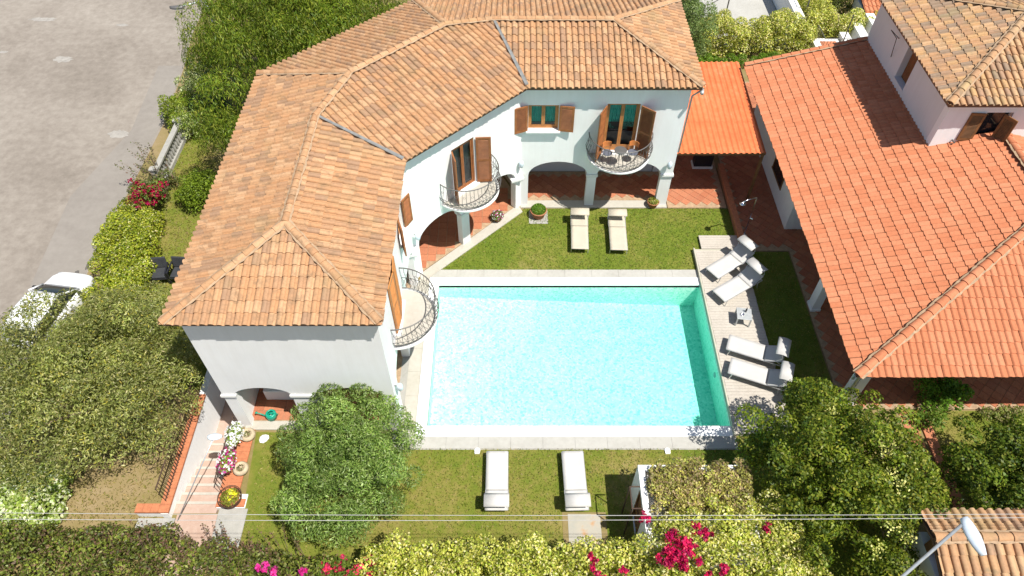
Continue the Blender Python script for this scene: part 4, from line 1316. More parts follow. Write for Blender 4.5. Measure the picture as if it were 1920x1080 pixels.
# ================================================================== white lattice balustrade by the road
bal = thing('balustrade', (-15.4, 25.3, 0), 'white concrete lattice balustrade at the roadside behind the red bougainvillea', 'balustrade')
m_ = MB(); m_.bar((-15.45, 23.7, 0.10), (-15.45, 26.9, 0.10), 0.24, 0.20); m_.build('plinth', 'concrete', bal)
m_ = MB(); m_.bar((-15.45, 23.7, 0.92), (-15.45, 26.9, 0.92), 0.24, 0.09); m_.build('top_rail', 'concrete', bal)
for k in range(14):
    y = 23.85 + k * 0.228
    m_ = MB(); m_.bar((-15.45, y - 0.09, 0.2), (-15.45, y + 0.09, 0.875), 0.08, 0.06); m_.bar((-15.43, y + 0.09, 0.2), (-15.43, y - 0.09, 0.875), 0.07, 0.06)
    m_.build('lattice_bar', 'concrete', bal)
for y in (23.6, 27.0):
    m_ = MB(); m_.box((-15.45, y, 0.52), (0.30, 0.22, 1.04)); m_.box((-15.45, y, 1.07), (0.36, 0.28, 0.06)); m_.build('post', 'concrete', bal)

# railings at the sunken steps
rl = thing('iron_railing', (-10.62, 10.3, 0.4), 'rusty iron railing on the brick cap left of the sunken steps', 'railing')
m_ = MB(); m_.tube([(-10.62, 8.95, 1.28), (-10.62, 12.7, 1.28)], 0.024, 6); m_.build('top_rail', 'iron_rust', rl)
m_ = MB(); m_.tube([(-10.62, 8.95, 0.5), (-10.62, 12.7, 0.5)], 0.016, 6); m_.build('bottom_rail', 'iron_rust', rl)
for k in range(36):
    m_ = MB(); m_.tube([(-10.62, 8.97 + k * 0.1065, 0.39), (-10.62, 8.97 + k * 0.1065, 1.28)], 0.011, 5); m_.build('bar', 'iron_rust', rl)
rl = thing('iron_railing', (-9.08, 10.3, 0.1), 'short iron railing carrying the petunia boxes right of the steps', 'railing')
m_ = MB(); m_.tube([(-9.1, 9.35, 0.92), (-9.1, 11.65, 0.92)], 0.02, 6); m_.build('top_rail', 'iron_rust', rl)
for k in range(18):
    m_ = MB(); m_.tube([(-9.1, 9.37 + k * 0.134, 0.09), (-9.1, 9.37 + k * 0.134, 0.92)], 0.010, 5); m_.build('bar', 'iron_rust', rl)

# ================================================================== FURNITURE
def make_lounger(sling, label, back=0.0):
    """local frame: foot at y = 0, head at +y; back = raised angle of the backrest"""
    t = thing('sun_lounger', (0, 0, 0), label, 'sun lounger', 'sun loungers round the pool')
    O = Vector((0, 0, 0))
    W, L, Z, Y0 = 0.68, 1.95, 0.33, 1.30
    m_ = MB()
    for s in (-1, 1): m_.tube([(s * W / 2, 0, Z), (s * W / 2, L, Z)], 0.018, 6)
    for y in (0.0, 1.28, L): m_.tube([(-W / 2, y, Z), (W / 2, y, Z)], 0.016, 6)
    m_.build('frame', 'aluminium', t, origin=O)
    for s in (-1, 1):
        for y in (0.15, 1.72):
            m_ = MB(); m_.tube([(s * W / 2, y, Z), (s * W / 2, y + (0.06 if y > 1 else -0.06), 0.0)], 0.016, 6); m_.build('leg', 'aluminium', t, origin=O)
    def sheet(y0, y1, a, name):
        m_ = MB(); n = 12
        for i in range(n + 1):
            d = (y1 - y0) * i / n
            for k in range(7):
                u = (k / 6 - 0.5)
                sag = -0.018 * (1 - (2 * u) ** 2) * math.sin(math.pi * (i / n))
                for off in (0.016,):
                    m_.v.append((u * (W - 0.01), y0 + d * math.cos(a), Z + 0.012 + d * math.sin(a) + sag + off))
        for i in range(n):
            for k in range(6):
                q = i * 7 + k
                m_.f.append((q, q + 1, q + 8, q + 7)); m_.m.append(0)
        o = m_.build(name, sling, t, smooth=True, origin=O)
        md = o.modifiers.new('thick', 'SOLIDIFY'); md.thickness = 0.018
        return o
    sheet(-0.02, Y0, 0.0, 'seat')
    bl = L - Y0
    sheet(Y0 + 0.012, L, back, 'backrest')
    yh, zh = Y0 + bl * math.cos(back), Z + bl * math.sin(back)
    for s in (-1, 1):
        m_ = MB(); m_.tube([(s * (W / 2 + 0.012), Y0, Z), (s * (W / 2 + 0.012), yh, zh + 0.01)], 0.014, 6); m_.build('back_frame', 'aluminium', t, origin=O)
        if back > 0.1:
            m_ = MB(); m_.tube([(s * (W / 2 - 0.04), Y0 + bl * 0.6 * math.cos(back), Z + bl * 0.6 * math.sin(back)), (s * (W / 2 - 0.04), Y0 + bl * 0.95, Z)], 0.012, 6); m_.build('back_strut', 'aluminium', t, origin=O)
    # sun shade over the head on two arms
    zc = zh + 0.42; yc = yh - (0.12 if back > 0.1 else 0.17)
    for s in (-1, 1):
        m_ = MB(); m_.tube([(s * (W / 2 + 0.02), yh - 0.2, zh - 0.03), (s * (W / 2 + 0.03), yh - 0.04, zh + 0.18), (s * (W / 2 + 0.03), yc, zc - 0.02)], 0.013, 6); m_.build('shade_arm', 'aluminium', t, origin=O)
    m_ = MB(); n = 5
    for i in range(n + 1):
        u = i / n - 0.5
        for x in (-0.385, 0.385): m_.v.append((x, yc + u * 0.44, zc - 0.05 * (2 * u) ** 2))
    for i in range(n): m_.f.append((2 * i, 2 * i + 1, 2 * i + 3, 2 * i + 2)); m_.m.append(0)
    o = m_.build('shade', sling, t, smooth=True, origin=O)
    md = o.modifiers.new('thick', 'SOLIDIFY'); md.thickness = 0.014
    return t
flat = make_lounger('sling_white', 'x'); flatc = make_lounger('sling_cream', 'x'); up = make_lounger('sling_white', 'x', RAD(24))
def place(o, x, y, rz, z, label):
    o.location = (x, y, z); o.rotation_euler = (0, 0, rz); o['label'] = label
place(flat, -0.47, 10.66, RAD(180), 0.012, 'white lounger on the near lawn, closer to the round bush')
place(copy_tree(flat), 1.95, 10.66, RAD(181.5), 0.012, 'white lounger on the near lawn in front of the rust-stained slab')
place(flatc, 2.74, 19.58, RAD(-2.5), 0.012, 'cream lounger on the far lawn next to the clipped ball plant')
place(copy_tree(flatc), 4.31, 19.52, RAD(-2), 0.012, 'cream lounger on the far lawn under the furnished balcony')
place(up, 7.75, 18.12, RAD(-55), 0.205, 'white lounger on the deck closest to the garden shower')
place(copy_tree(up), 7.80, 16.98, RAD(-57), 0.205, 'white lounger on the deck just above the grey side table')
place(copy_tree(up), 7.75, 14.86, RAD(-112), 0.205, 'white lounger on the deck just below the grey side table')
place(copy_tree(up), 7.62, 13.86, RAD(-112), 0.205, 'white lounger on the deck closest to the large dark tree')

# side table with bottle and ashtray
tb = thing('side_table', (8.55, 16.05, 0.205), 'small grey square side table on the wooden deck', 'table', None, RAD(-8))
O = Vector((0, 0, 0))
m_ = MB()
for k in range(6): pass
m_.box((0, 0, 0.43), (0.54, 0.54, 0.03)); bevel(m_.build('table_top', 'gutter_grey', tb, origin=O), 0.008)
for a, b in ((-1, -1), (1, -1), (1, 1), (-1, 1)):
    m_ = MB(); m_.box((a * 0.24, b * 0.24, 0.207), (0.045, 0.045, 0.415)); m_.build('leg', 'gutter_grey', tb, origin=O)
m_ = MB(); m_.lathe((8.62, 16.14, 0.65), [(0.0, 0.0), (0.035, 0.0), (0.035, 0.14), (0.013, 0.19), (0.013, 0.24), (0.0, 0.24)], 12)
tag(m_.build('bottle', 'dark_glass', None, smooth=True), 'small dark bottle standing on the grey side table', 'bottle')
m_ = MB(); m_.lathe((8.46, 16.0, 0.65), [(0.0, 0.0), (0.06, 0.0), (0.07, 0.035), (0.055, 0.035), (0.05, 0.01), (0.0, 0.01)], 14)
tag(m_.build('ashtray', 'chrome', None, smooth=True), 'round metal ashtray on the grey side table', 'ashtray')

# garden shower
sh = thing('garden_shower', (9.62, 20.62, 0.05), 'chrome garden shower with round head beside the low wall', 'shower')
m_ = MB(); m_.lathe((9.62, 20.62, 0.05), [(0.11, 0.0), (0.11, 0.03), (0.03, 0.05), (0.0, 0.05)], 14); m_.build('base', 'chrome', sh)
m_ = MB(); m_.tube([(9.62, 20.62, 0.05), (9.62, 20.62, 2.10), (9.58, 20.60, 2.18), (9.2, 20.45, 2.2), (9.05, 20.4, 2.16)], 0.022, 8); m_.build('pipe', 'chrome', sh, smooth=True)
m_ = MB(); m_.lathe((9.03, 20.39, 2.06), [(0.0, 0.0), (0.125, 0.0), (0.13, 0.015), (0.05, 0.05), (0.02, 0.10), (0.0, 0.10)], 18); m_.build('shower_head', 'chrome', sh, smooth=True)
m_ = MB(); m_.tube([(9.62, 20.62, 1.05), (9.72, 20.56, 1.05)], 0.03, 8); m_.build('valve', 'chrome', sh)

# balcony chairs
def bistro(x, y, rz, label):
    t = thing('balcony_chair', (x, y, 2.93), label, 'chair', 'bistro chairs on the balcony', rz)
    m_ = MB(); m_.lathe((0, 0, 0.42), [(0.0, 0.0), (0.19, 0.0), (0.20, 0.02), (0.19, 0.035), (0.0, 0.03)], 18); m_.build('seat', 'slate_seat', t, origin=O)
    m_ = MB()
    m_.lathe((0, 0, 0.62), [(0.20, 0.0), (0.215, 0.05), (0.22, 0.22), (0.205, 0.22), (0.20, 0.05), (0.195, 0.0)], 14, 0, RAD(25), RAD(155)); m_.build('backrest', 'orange_seat', t, origin=O)
    for k in range(4):
        a = RAD(45 + 90 * k)
        m_ = MB(); m_.tube([(0.13 * math.cos(a), 0.13 * math.sin(a), 0.42), (0.19 * math.cos(a), 0.19 * math.sin(a), 0.0)], 0.011, 5); m_.build('leg', 'iron_grey', t, origin=O)
    m_ = MB()
    for s in (-1, 1): m_.tube([(s * 0.15, 0.10, 0.42), (s * 0.16, 0.13, 0.66)], 0.010, 5)
    m_.build('back_post', 'iron_grey', t, origin=O)
bistro(3.72, 21.90, RAD(18), 'orange-backed bistro chair on the balcony, nearer the teal-blind window')
bistro(4.72, 21.92, RAD(-18), 'orange-backed bistro chair on the balcony, nearer the orange canopy')
bt = thing('balcony_table', (4.2, 21.72, 2.93), 'small round iron bistro table between the balcony chairs', 'table')
m_ = MB(); m_.lathe((4.2, 21.72, 2.93), [(0.0, 0.68), (0.24, 0.68), (0.25, 0.70), (0.24, 0.715), (0.0, 0.715)], 20); m_.build('table_top', 'iron_grey', bt)
for k in range(3):
    a = RAD(90 + 120 * k); m_ = MB(); m_.tube([(4.2, 21.72, 3.6), (4.2 + 0.2 * math.cos(a), 21.72 + 0.2 * math.sin(a), 2.93)], 0.012, 5); m_.build('leg', 'iron_grey', bt)

# black garden chairs on the verge
def garden_chair(x, y, rz, label):
    t = thing('garden_chair', (x, y, 0.012), label, 'chair', 'black garden chairs on the verge', rz)
    m_ = MB(); m_.box((0, 0, 0.40), (0.56, 0.56, 0.09)); bevel(m_.build('seat', 'black_fabric', t, origin=O), 0.03, 3)
    m_ = MB(); M = Matrix.Rotation(RAD(-14), 3, 'X'); m_.box((0, 0.30, 0.68), (0.60, 0.08, 0.46), 0, 0, M); bevel(m_.build('backrest', 'black_fabric', t, origin=O), 0.03, 3)
    for s in (-1, 1):
        m_ = MB(); m_.bar((s * 0.33, -0.28, 0.62), (s * 0.33, 0.30, 0.66), 0.055, 0.03); m_.build('armrest', 'black_plastic', t, origin=O)
        for y_ in (-0.27, 0.29):
            m_ = MB(); m_.bar((s * 0.33, y_, 0.0), (s * 0.33, y_, 0.62), 0.04, 0.04); m_.build('leg', 'black_plastic', t, origin=O)
    m_ = MB(); m_.box((0, -0.02, 0.335), (0.62, 0.58, 0.035)); m_.build('seat_frame', 'black_plastic', t, origin=O)
garden_chair(-13.75, 18.25, RAD(6), 'black cushioned garden chair next to the road hedge')
garden_chair(-12.98, 18.28, RAD(-4), 'black cushioned garden chair half under the villa eaves')

# pots
def pot(mb, c, r, h):
    mb.lathe(c, [(r * 0.6, 0.0), (r * 0.72, 0.0), (r * 0.95, h * 0.8), (r * 1.05, h * 0.82), (r * 1.05, h), (r * 0.92, h), (r * 0.88, h * 0.86), (0.0, h * 0.86)], 20)
def leaves_in(name, c, rad, n, size, cols, wts, parent, seed, flat=0.0, low=-0.2):
    rng = np.random.default_rng(seed)
    d = rng.normal(size=(n * 2, 3)); d /= np.linalg.norm(d, axis=1, keepdims=True)
    d = d[d[:, 2] > low][:n]; n = len(d)
    r = rng.uniform(0.75, 1.03, (n, 1))
    pts = np.array(c) + d * r * np.array(rad)
    nr = d + rng.normal(size=(n, 3)) * 0.55
    return leaf_mesh(name, pts, nr, size, size * 0.55, palette(rng, n, cols, wts), parent, seed=seed)
t = thing('potted_plant', (1.12, 21.78, 0.012), 'clipped green ball plant in a terracotta pot on the far lawn', 'potted plant')
m_ = MB(); pot(m_, (1.12, 21.78, 0.03), 0.34, 0.36); m_.build('pot', 'terracotta_pot', t, smooth=True)
m_ = MB(); m_.bbox(0.72, 1.52, 21.32, 22.1, 0.0, 0.028); m_.build('gravel_bed', 'concrete', t)
leaves_in('foliage', (1.12, 21.78, 0.36), (0.33, 0.33, 0.26), 2600, 0.05, [(0.10, 0.20, 0.015), (0.07, 0.14, 0.012), (0.15, 0.24, 0.02)], [3, 2, 2], t, 91)
t = thing('potted_plant', (-0.62, 21.52, 0.07), 'bowl of white and purple flowers at the arcade edge below the diagonal balcony', 'potted plant')
m_ = MB(); pot(m_, (-0.62, 21.52, 0.06), 0.22, 0.22); m_.build('pot', 'dark_wood', t, smooth=True)
leaves_in('foliage', (-0.62, 21.52, 0.30), (0.27, 0.27, 0.20), 500, 0.07, [(0.12, 0.2, 0.02), (0.08, 0.14, 0.015)], [1, 1], t, 92)
leaves_in('flower', (-0.62, 21.52, 0.33), (0.28, 0.28, 0.21), 160, 0.075, [(0.75, 0.72, 0.72), (0.42, 0.03, 0.22), (0.65, 0.45, 0.5)], [2, 2, 1], t, 93)
t = thing('potted_plant', (6.05, 22.42, 0.06), 'terracotta bowl with yellow-green plant at the right arcade pier', 'potted plant')
m_ = MB(); pot(m_, (6.05, 22.38, 0.06), 0.25, 0.26); m_.build('pot', 'terracotta_pot', t, smooth=True)
leaves_in('foliage', (6.05, 22.38, 0.30), (0.24, 0.24, 0.16), 500, 0.07, [(0.25, 0.26, 0.04), (0.14, 0.18, 0.02), (0.36, 0.3, 0.12)], [2, 2, 1], t, 94)
# petunia boxes hung on the stair railing
for k, (y, cols, lab) in enumerate(((11.05, [(0.80, 0.79, 0.80)], 'hanging flower box with white petunias on the stair railing, nearer the gable'),
                                    (10.15, [(0.80, 0.79, 0.80), (0.30, 0.01, 0.16), (0.45, 0.02, 0.14)], 'hanging flower box with white and magenta petunias on the stair railing'))):
    t = thing('flower_box', (-8.95, y, 0.10), lab, 'flower box')
    m_ = MB(); m_.box((-8.95, y, 0.66), (0.22, 0.66, 0.20)); m_.bar((-9.08, y - 0.2, 0.88), (-8.95, y - 0.2, 0.60), 0.02, 0.02); m_.bar((-9.08, y + 0.2, 0.88), (-8.95, y + 0.2, 0.60), 0.02, 0.02); m_.build('box', 'dark_wood', t)
    leaves_in('foliage', (-8.95, y, 0.78), (0.24, 0.42, 0.20), 700, 0.08, [(0.20, 0.28, 0.03), (0.11, 0.18, 0.02)], [2, 1], t, 100 + k)
    leaves_in('flower', (-8.95, y, 0.80), (0.30, 0.46, 0.24), 260, 0.11, cols, [1] if len(cols) == 1 else [4, 2, 2], t, 110 + k, low=-0.35)
# wire basket with yellow flowers, two stone pots, white stone, watering can
t = thing('planter_basket', (-8.72, 9.12, 0.11), 'round wire basket planter with yellow flowers at the foot of the brick wall', 'planter')
m_ = MB()
for zz, r in ((0.14, 0.26), (0.28, 0.33), (0.42, 0.36)): m_.tube([(-8.72 + r * math.cos(2 * math.pi * k / 20), 9.12 + r * math.sin(2 * math.pi * k / 20), zz) for k in range(20)], 0.013, 5, closed=True)
for k in range(14):
    a = 2 * math.pi * k / 14; m_.tube([(-8.72 + 0.24 * math.cos(a), 9.12 + 0.24 * math.sin(a), 0.11), (-8.72 + 0.36 * math.cos(a), 9.12 + 0.36 * math.sin(a), 0.42)], 0.009, 4)
m_.build('basket', 'iron_rust', t)
m_ = MB(); pot(m_, (-8.72, 9.12, 0.11), 0.26, 0.24); m_.build('pot', 'terracotta_pot', t, smooth=True)
leaves_in('foliage', (-8.72, 9.12, 0.36), (0.28, 0.28, 0.14), 700, 0.08, [(0.22, 0.22, 0.03), (0.13, 0.17, 0.02), (0.26, 0.14, 0.05)], [2, 2, 1], t, 120)
leaves_in('flower', (-8.66, 9.16, 0.42), (0.2, 0.2, 0.12), 60, 0.10, [(0.75, 0.62, 0.02), (0.55, 0.6, 0.05)], [2, 1], t, 121)
for k, (x, y, lab) in enumerate(((-8.66, 10.12, 'round pale stone pot with a dry plant beside the petunia boxes'), (-8.72, 11.32, 'round pale stone pot on the brick cap against the gable pier'))):
    t = thing('stone_pot', (x, y, 0.11), lab, 'pot')
    m_ = MB(); m_.lathe((x, y, 0.11), [(0.14, 0.0), (0.22, 0.06), (0.25, 0.16), (0.20, 0.24), (0.15, 0.24), (0.13, 0.18), (0.0, 0.18)], 18); m_.build('pot', 'stone_pot', t, smooth=True)
    leaves_in('foliage', (x, y, 0.27), (0.13, 0.13, 0.10), 90, 0.07, [(0.16, 0.12, 0.07), (0.14, 0.17, 0.06)], [1, 1], t, 125 + k)
m_ = MB(); m_.lathe((-8.25, 11.30, 0.012), [(0.15, 0.0), (0.16, 0.05), (0.10, 0.10), (0.0, 0.11)], 9); m_.v = [(x + 0.03 * math.sin(9 * y), y + 0.03 * math.cos(11 * x), z) for x, y, z in m_.v]
tag(m_.build('garden_stone', 'coping_white', None), 'single white stone lying on the lawn near the gable pier', 'stone')
t = thing('watering_can', (-8.15, 12.08, 0.075), 'green plastic watering can on the porch floor inside the gable arch', 'watering can')
m_ = MB(); m_.lathe((-8.12, 12.08, 0.075), [(0.0, 0.0), (0.17, 0.0), (0.18, 0.22), (0.15, 0.26), (0.10, 0.26), (0.10, 0.24), (0.14, 0.22), (0.13, 0.02), (0.0, 0.02)], 18); m_.build('body', 'plastic_green', t, smooth=True)
m_ = MB(); m_.tube([(-8.28, 12.08, 0.13), (-8.48, 12.10, 0.26), (-8.58, 12.11, 0.30)], [0.028, 0.02, 0.018], 8); m_.lathe((-8.60, 12.11, 0.28), [(0.0, 0.05), (0.045, 0.045), (0.02, 0.0)], 10); m_.build('spout', 'plastic_green', t, smooth=True)
m_ = MB(); m_.tube([(-8.0, 12.08, 0.12), (-7.88, 12.08, 0.26), (-7.98, 12.08, 0.40), (-8.14, 12.08, 0.36)], 0.016, 6); m_.build('handle', 'plastic_green', t, smooth=True)

# ================================================================== CAR
car = thing('parked_car', (-17.02, 16.25, 0.008), 'white hatchback parked at the roadside under the olive tree', 'car', None, RAD(-9))
def loft(sec, n=18, closed=True):
    """sec: (y, half width, z0, z1, power); superellipse rings along y"""
    m_ = MB()
    for y, w, z0, z1, e in sec:
        cz, hz = (z0 + z1) / 2, (z1 - z0) / 2
        for k in range(n):
            a = 2 * math.pi * (k + 0.5) / n
            c, s = math.cos(a), math.sin(a)
            m_.v.append((w * math.copysign(abs(c) ** e, c), y, cz + hz * math.copysign(abs(s) ** e, s)))
    for i in range(len(sec) - 1):
        for k in range(n):
            k2 = (k + 1) % n
            m_.f.append((i * n + k, (i + 1) * n + k, (i + 1) * n + k2, i * n + k2)); m_.m.append(0)
    m_.f.append(tuple(range(n))); m_.m.append(0)
    m_.f.append(tuple((len(sec) - 1) * n + k for k in range(n - 1, -1, -1))); m_.m.append(0)
    return m_
loft([(-1.80, 0.60, 0.34, 0.80, 0.5), (-1.74, 0.74, 0.26, 0.93, 0.4), (-1.45, 0.82, 0.20, 0.98, 0.35), (-0.6, 0.84, 0.18, 0.97, 0.32), (0.3, 0.84, 0.18, 0.95, 0.32), (0.9, 0.83, 0.18, 0.93, 0.34),
      (1.4, 0.80, 0.20, 0.86, 0.38), (1.68, 0.70, 0.25, 0.76, 0.45), (1.80, 0.52, 0.30, 0.64, 0.55)], 24).build('body', 'car_white', car, smooth=True, origin=O)
loft([(-1.62, 0.62, 0.80, 1.10, 0.5), (-1.30, 0.70, 0.80, 1.40, 0.5), (-0.6, 0.72, 0.80, 1.46, 0.5), (0.15, 0.70, 0.80, 1.40, 0.5), (0.80, 0.72, 0.80, 1.0, 0.5), (0.95, 0.70, 0.80, 0.92, 0.5)], 20).build('glasshouse', 'dark_glass', car, smooth=True, origin=O)
loft([(-1.42, 0.54, 1.30, 1.36, 0.7), (-1.2, 0.62, 1.36, 1.455, 0.6), (-0.6, 0.64, 1.38, 1.50, 0.6), (0.0, 0.62, 1.36, 1.46, 0.6), (0.22, 0.56, 1.34, 1.41, 0.7)], 18).build('roof', 'car_white', car, smooth=True, origin=O)
for s in (-1, 1):
    for a, b, r in (((s * 0.735, 0.88, 0.93), (s * 0.62, 0.20, 1.40), 0.035), ((s * 0.74, -0.62, 0.95), (s * 0.64, -0.62, 1.44), 0.035), ((s * 0.68, -1.64, 0.95), (s * 0.60, -1.36, 1.36), 0.05)):
        m_ = MB(); m_.tube([a, b], r, 6); m_.build('pillar', 'car_white', car, smooth=True, origin=O)
for s in (-1, 1):
    m_ = MB(); m_.box((s * 0.90, 0.66, 0.98), (0.16, 0.10, 0.12)); bevel(m_.build('mirror', 'black_plastic', car, origin=O), 0.03, 3)
    m_ = loft([(1.45, 0.10, 0.60, 0.78, 0.8), (1.62, 0.13, 0.58, 0.76, 0.8), (1.72, 0.08, 0.58, 0.70, 0.8)], 12); m_.v = [(x + s * 0.56, y, z) for x, y, z in m_.v]; m_.build('headlight', 'lamp_glass', car, smooth=True, origin=O)
    for y in (-1.12, 1.12):
        m_ = MB()
        prof = [(0.16, -0.09), (0.28, -0.09), (0.30, -0.05), (0.30, 0.05), (0.28, 0.09), (0.16, 0.09)]
        R = Matrix.Rotation(RAD(90), 3, 'Y')
        m_.lathe((0, 0, 0), prof, 20); m_.v = [tuple(R @ Vector(q) + Vector((s * 0.78, y, 0.30))) for q in m_.v]
        wo_ = m_.build('wheel', 'tyre_black', car, smooth=True, origin=O)
        m_ = MB(); m_.lathe((0, 0, 0), [(0.0, 0.06), (0.06, 0.07), (0.16, 0.05), (0.17, -0.05), (0.0, -0.05)], 16); m_.v = [tuple(R @ Vector(q) * 1.0 + Vector((s * 0.78, y, 0.30))) for q in m_.v]
        m_.build('rim', 'aluminium', wo_, smooth=True, origin=O)
m_ = loft([(1.62, 0.30, 0.30, 0.46, 0.6), (1.80, 0.26, 0.32, 0.44, 0.6)], 14); m_.build('grille', 'black_plastic', car, origin=O)

# ================================================================== STREET LAMPS AND CABLES
def street_lamp(name, base, top, head, label, hl=0.62, hw_=0.15, mat='lamp_metal', tilt=0.0):
    t = thing(name, base, label, 'street lamp', 'street lamps')
    base, top, head = Vector(base), Vector(top), Vector(head)
    m_ = MB(); m_.tube([base, Vector((base.x, base.y, top.z))], [0.075, 0.05], 10); m_.build('pole', mat, t, smooth=True)
    m_ = MB(); m_.tube([Vector((base.x, base.y, top.z - 0.02)), top, head], 0.035, 8); m_.build('arm', mat, t, smooth=True)
    return t, head
def lamp_head(t, c, d, L, W, H, mat_top='lamp_metal'):
    """an elongated cobra head centred at c pointing along d"""
    c = Vector(c); d = Vector(d).normalized(); s = d.cross(Vector((0, 0, 1))).normalized(); u = s.cross(d)
    M = Matrix((s, d, u)).transposed()
    for nm, mt, z0, z1 in (('lamp_housing', mat_top, 0.0, H), ('lamp_lens', 'lamp_glass', -H * 0.5, 0.0)):
        m_ = MB(); n = 16; R = 7
        for i in range(R + 1):
            f = i / R
            w = W * math.sin(math.pi * min(1, 0.12 + 0.82 * f)) ** 0.6
            for k in range(n):
                a = 2 * math.pi * k / n
                x = w * math.cos(a); z = math.sin(a)
                z = z * (H if z > 0 else 0.02) if nm == 'lamp_housing' else min(0.0, z) * H * 0.5 - 0.015
                m_.v.append(tuple(c + M @ Vector((x * (1 if nm == 'lamp_housing' else 0.85), (f - 0.5) * L * (1 if nm == 'lamp_housing' else 0.8), z))))
        for i in range(R):
            for k in range(n):
                k2 = (k + 1) % n; m_.f.append((i * n + k, i * n + k2, (i + 1) * n + k2, (i + 1) * n + k)); m_.m.append(0)
        m_.f.append(tuple(range(n))[::-1]); m_.m.append(0); m_.f.append(tuple(R * n + k for k in range(n))); m_.m.append(0)
        m_.build(nm, mt, t, smooth=True)
# right lamp, hanging over the gate porch
t, h = street_lamp('street_lamp', (5.9, 3.4, 0), (5.95, 3.45, 6.4), (9.74, 5.93, 6.45), 'grey street lamp with long arm over the gate porch, bottom right')
lamp_head(t, (9.80, 5.62, 6.44), (0.14, -1.0, -0.05), 0.80, 0.16, 0.10, 'lamp_glass')
# left lamp over the sunken steps
t = thing('street_lamp', (-10.28, 8.5, 0.02), 'small oval lamp on a thin leaning post over the sunken steps', 'street lamp', 'street lamps')
m_ = MB(); m_.tube([(-10.28, 8.5, 0.02), (-9.62, 9.25, 1.1), (-8.93, 10.08, 2.2)], 0.017, 8); m_.build('pole', 'lamp_metal', t, smooth=True)
lamp_head(t, (-8.87, 10.2, 2.22), (1.0, 0.05, 0.0), 0.42, 0.12, 0.06, 'lamp_glass')
# lamp at the road behind the pepper tree
t, h = street_lamp('street_lamp', (-13.3, 29.4, 0), (-13.3, 29.4, 5.6), (-14.0, 28.5, 5.8), 'dark street lamp head beside the large pepper tree at the road')
lamp_head(t, (-14.15, 28.35, 5.82), (-1, -0.1, 0), 0.55, 0.12, 0.09, 'iron_grey')

for k, (dy, dz, lab) in enumerate(((0.0, 0.0, 'pale overhead cable across the picture, the upper of the pair'), (-0.075, -0.09, 'pale overhead cable across the picture, the lower of the pair'))):
    m_ = MB()
    pts = []
    for i in range(41):
        x = -32 + 64 * i / 40
        pts.append((x, 6.16 + dy - 0.0012 * x + (0.03 if k else 0.0) * math.sin(x * 0.12), 6.25 + dz + 0.0009 * x * x))
    m_.tube(pts, 0.0065, 6)
    tag(m_.build('overhead_cable', 'cable_grey', None, smooth=True), lab, 'cable', 'overhead cables')

# ================================================================== VEGETATION
def clump_leaves(name, C, R, n, L, W, cols, wts, parent, seed, low=-0.35, spread=0.6, droop=0.0, inner=0.7, cvar=0.22, mat='leaf', squash=1.0):
    """leaves spread over the outsides of many overlapping clumps"""
    rng = np.random.default_rng(seed)
    C = np.asarray(C, float); R = np.asarray(R, float)
    w = R ** 2; w /= w.sum()
    idx = rng.choice(len(C), size=n, p=w)
    d = rng.normal(size=(n, 3)); d /= np.linalg.norm(d, axis=1, keepdims=True)
    bad = d[:, 2] < low; d[bad, 2] *= -1
    rr = R[idx][:, None] * (inner + (1.08 - inner) * rng.random((n, 1)) ** 0.7)
    pts = C[idx] + d * rr * np.array([1, 1, squash])
    nr = d + rng.normal(size=(n, 3)) * spread + np.array([0, 0, 0.25])
    col = palette(rng, n, cols, wts)
    col = col * (1 + rng.uniform(-cvar, cvar, size=(len(C), 1)))[idx]
    axis = None
    if droop: axis = np.tile(np.array([0, 0, -droop]), (n, 1)) + d * 0.4
    return leaf_mesh(name, pts, nr, L, W, col, parent, mat, axis, seed=seed + 1)

def crown_clumps(c, rad, n, cr, seed, low=-0.35, jitter=0.16, fill=0.25):
    rng = np.random.default_rng(seed)
    C, R = [], []
    c = np.array(c); rad = np.array(rad)
    gold = math.pi * (3 - math.sqrt(5))
    for i in range(n):
        z = 1 - (1 - low) * (i + 0.5) / n
        r = math.sqrt(max(0, 1 - z * z)); a = gold * i
        d = np.array([r * math.cos(a), r * math.sin(a), z])
        k = (0.86 + rng.uniform(-jitter, jitter))
        C.append(c + d * rad * k + rng.normal(size=3) * 0.08); R.append(cr * rng.uniform(0.65, 1.35))
    for i in range(int(n * fill)):
        d = rng.normal(size=3); d /= np.linalg.norm(d)
        C.append(c + d * rad * rng.uniform(0.2, 0.6)); R.append(cr * 1.3)
    return np.array(C), np.array(R)

def trunk_mesh(parent, base, c, C, r0, seed, nl=10, name='trunk'):
    rng = random.Random(seed)
    m_ = MB()
    b = Vector(base); c = Vector(c)
    fork = b + (c - b) * 0.55
    m_.tube([b - Vector((0, 0, 0.1)), b + (fork - b) * 0.35 + Vector((0.06, -0.04, 0)), b + (fork - b) * 0.7 + Vector((-0.05, 0.05, 0)), fork], [r0 * 1.25, r0, r0 * 0.85, r0 * 0.72], 9)
    for i in range(nl):
        q = Vector(C[rng.randrange(len(C))])
        mid = fork + (q - fork) * 0.5 + Vector((rng.uniform(-.15, .15), rng.uniform(-.15, .15), rng.uniform(0, .2)))
        m_.tube([fork - Vector((0, 0, 0.05)), mid, q], [r0 * 0.5, r0 * 0.28, r0 * 0.1], 6)
    return m_.build(name, 'bark', parent, smooth=True)

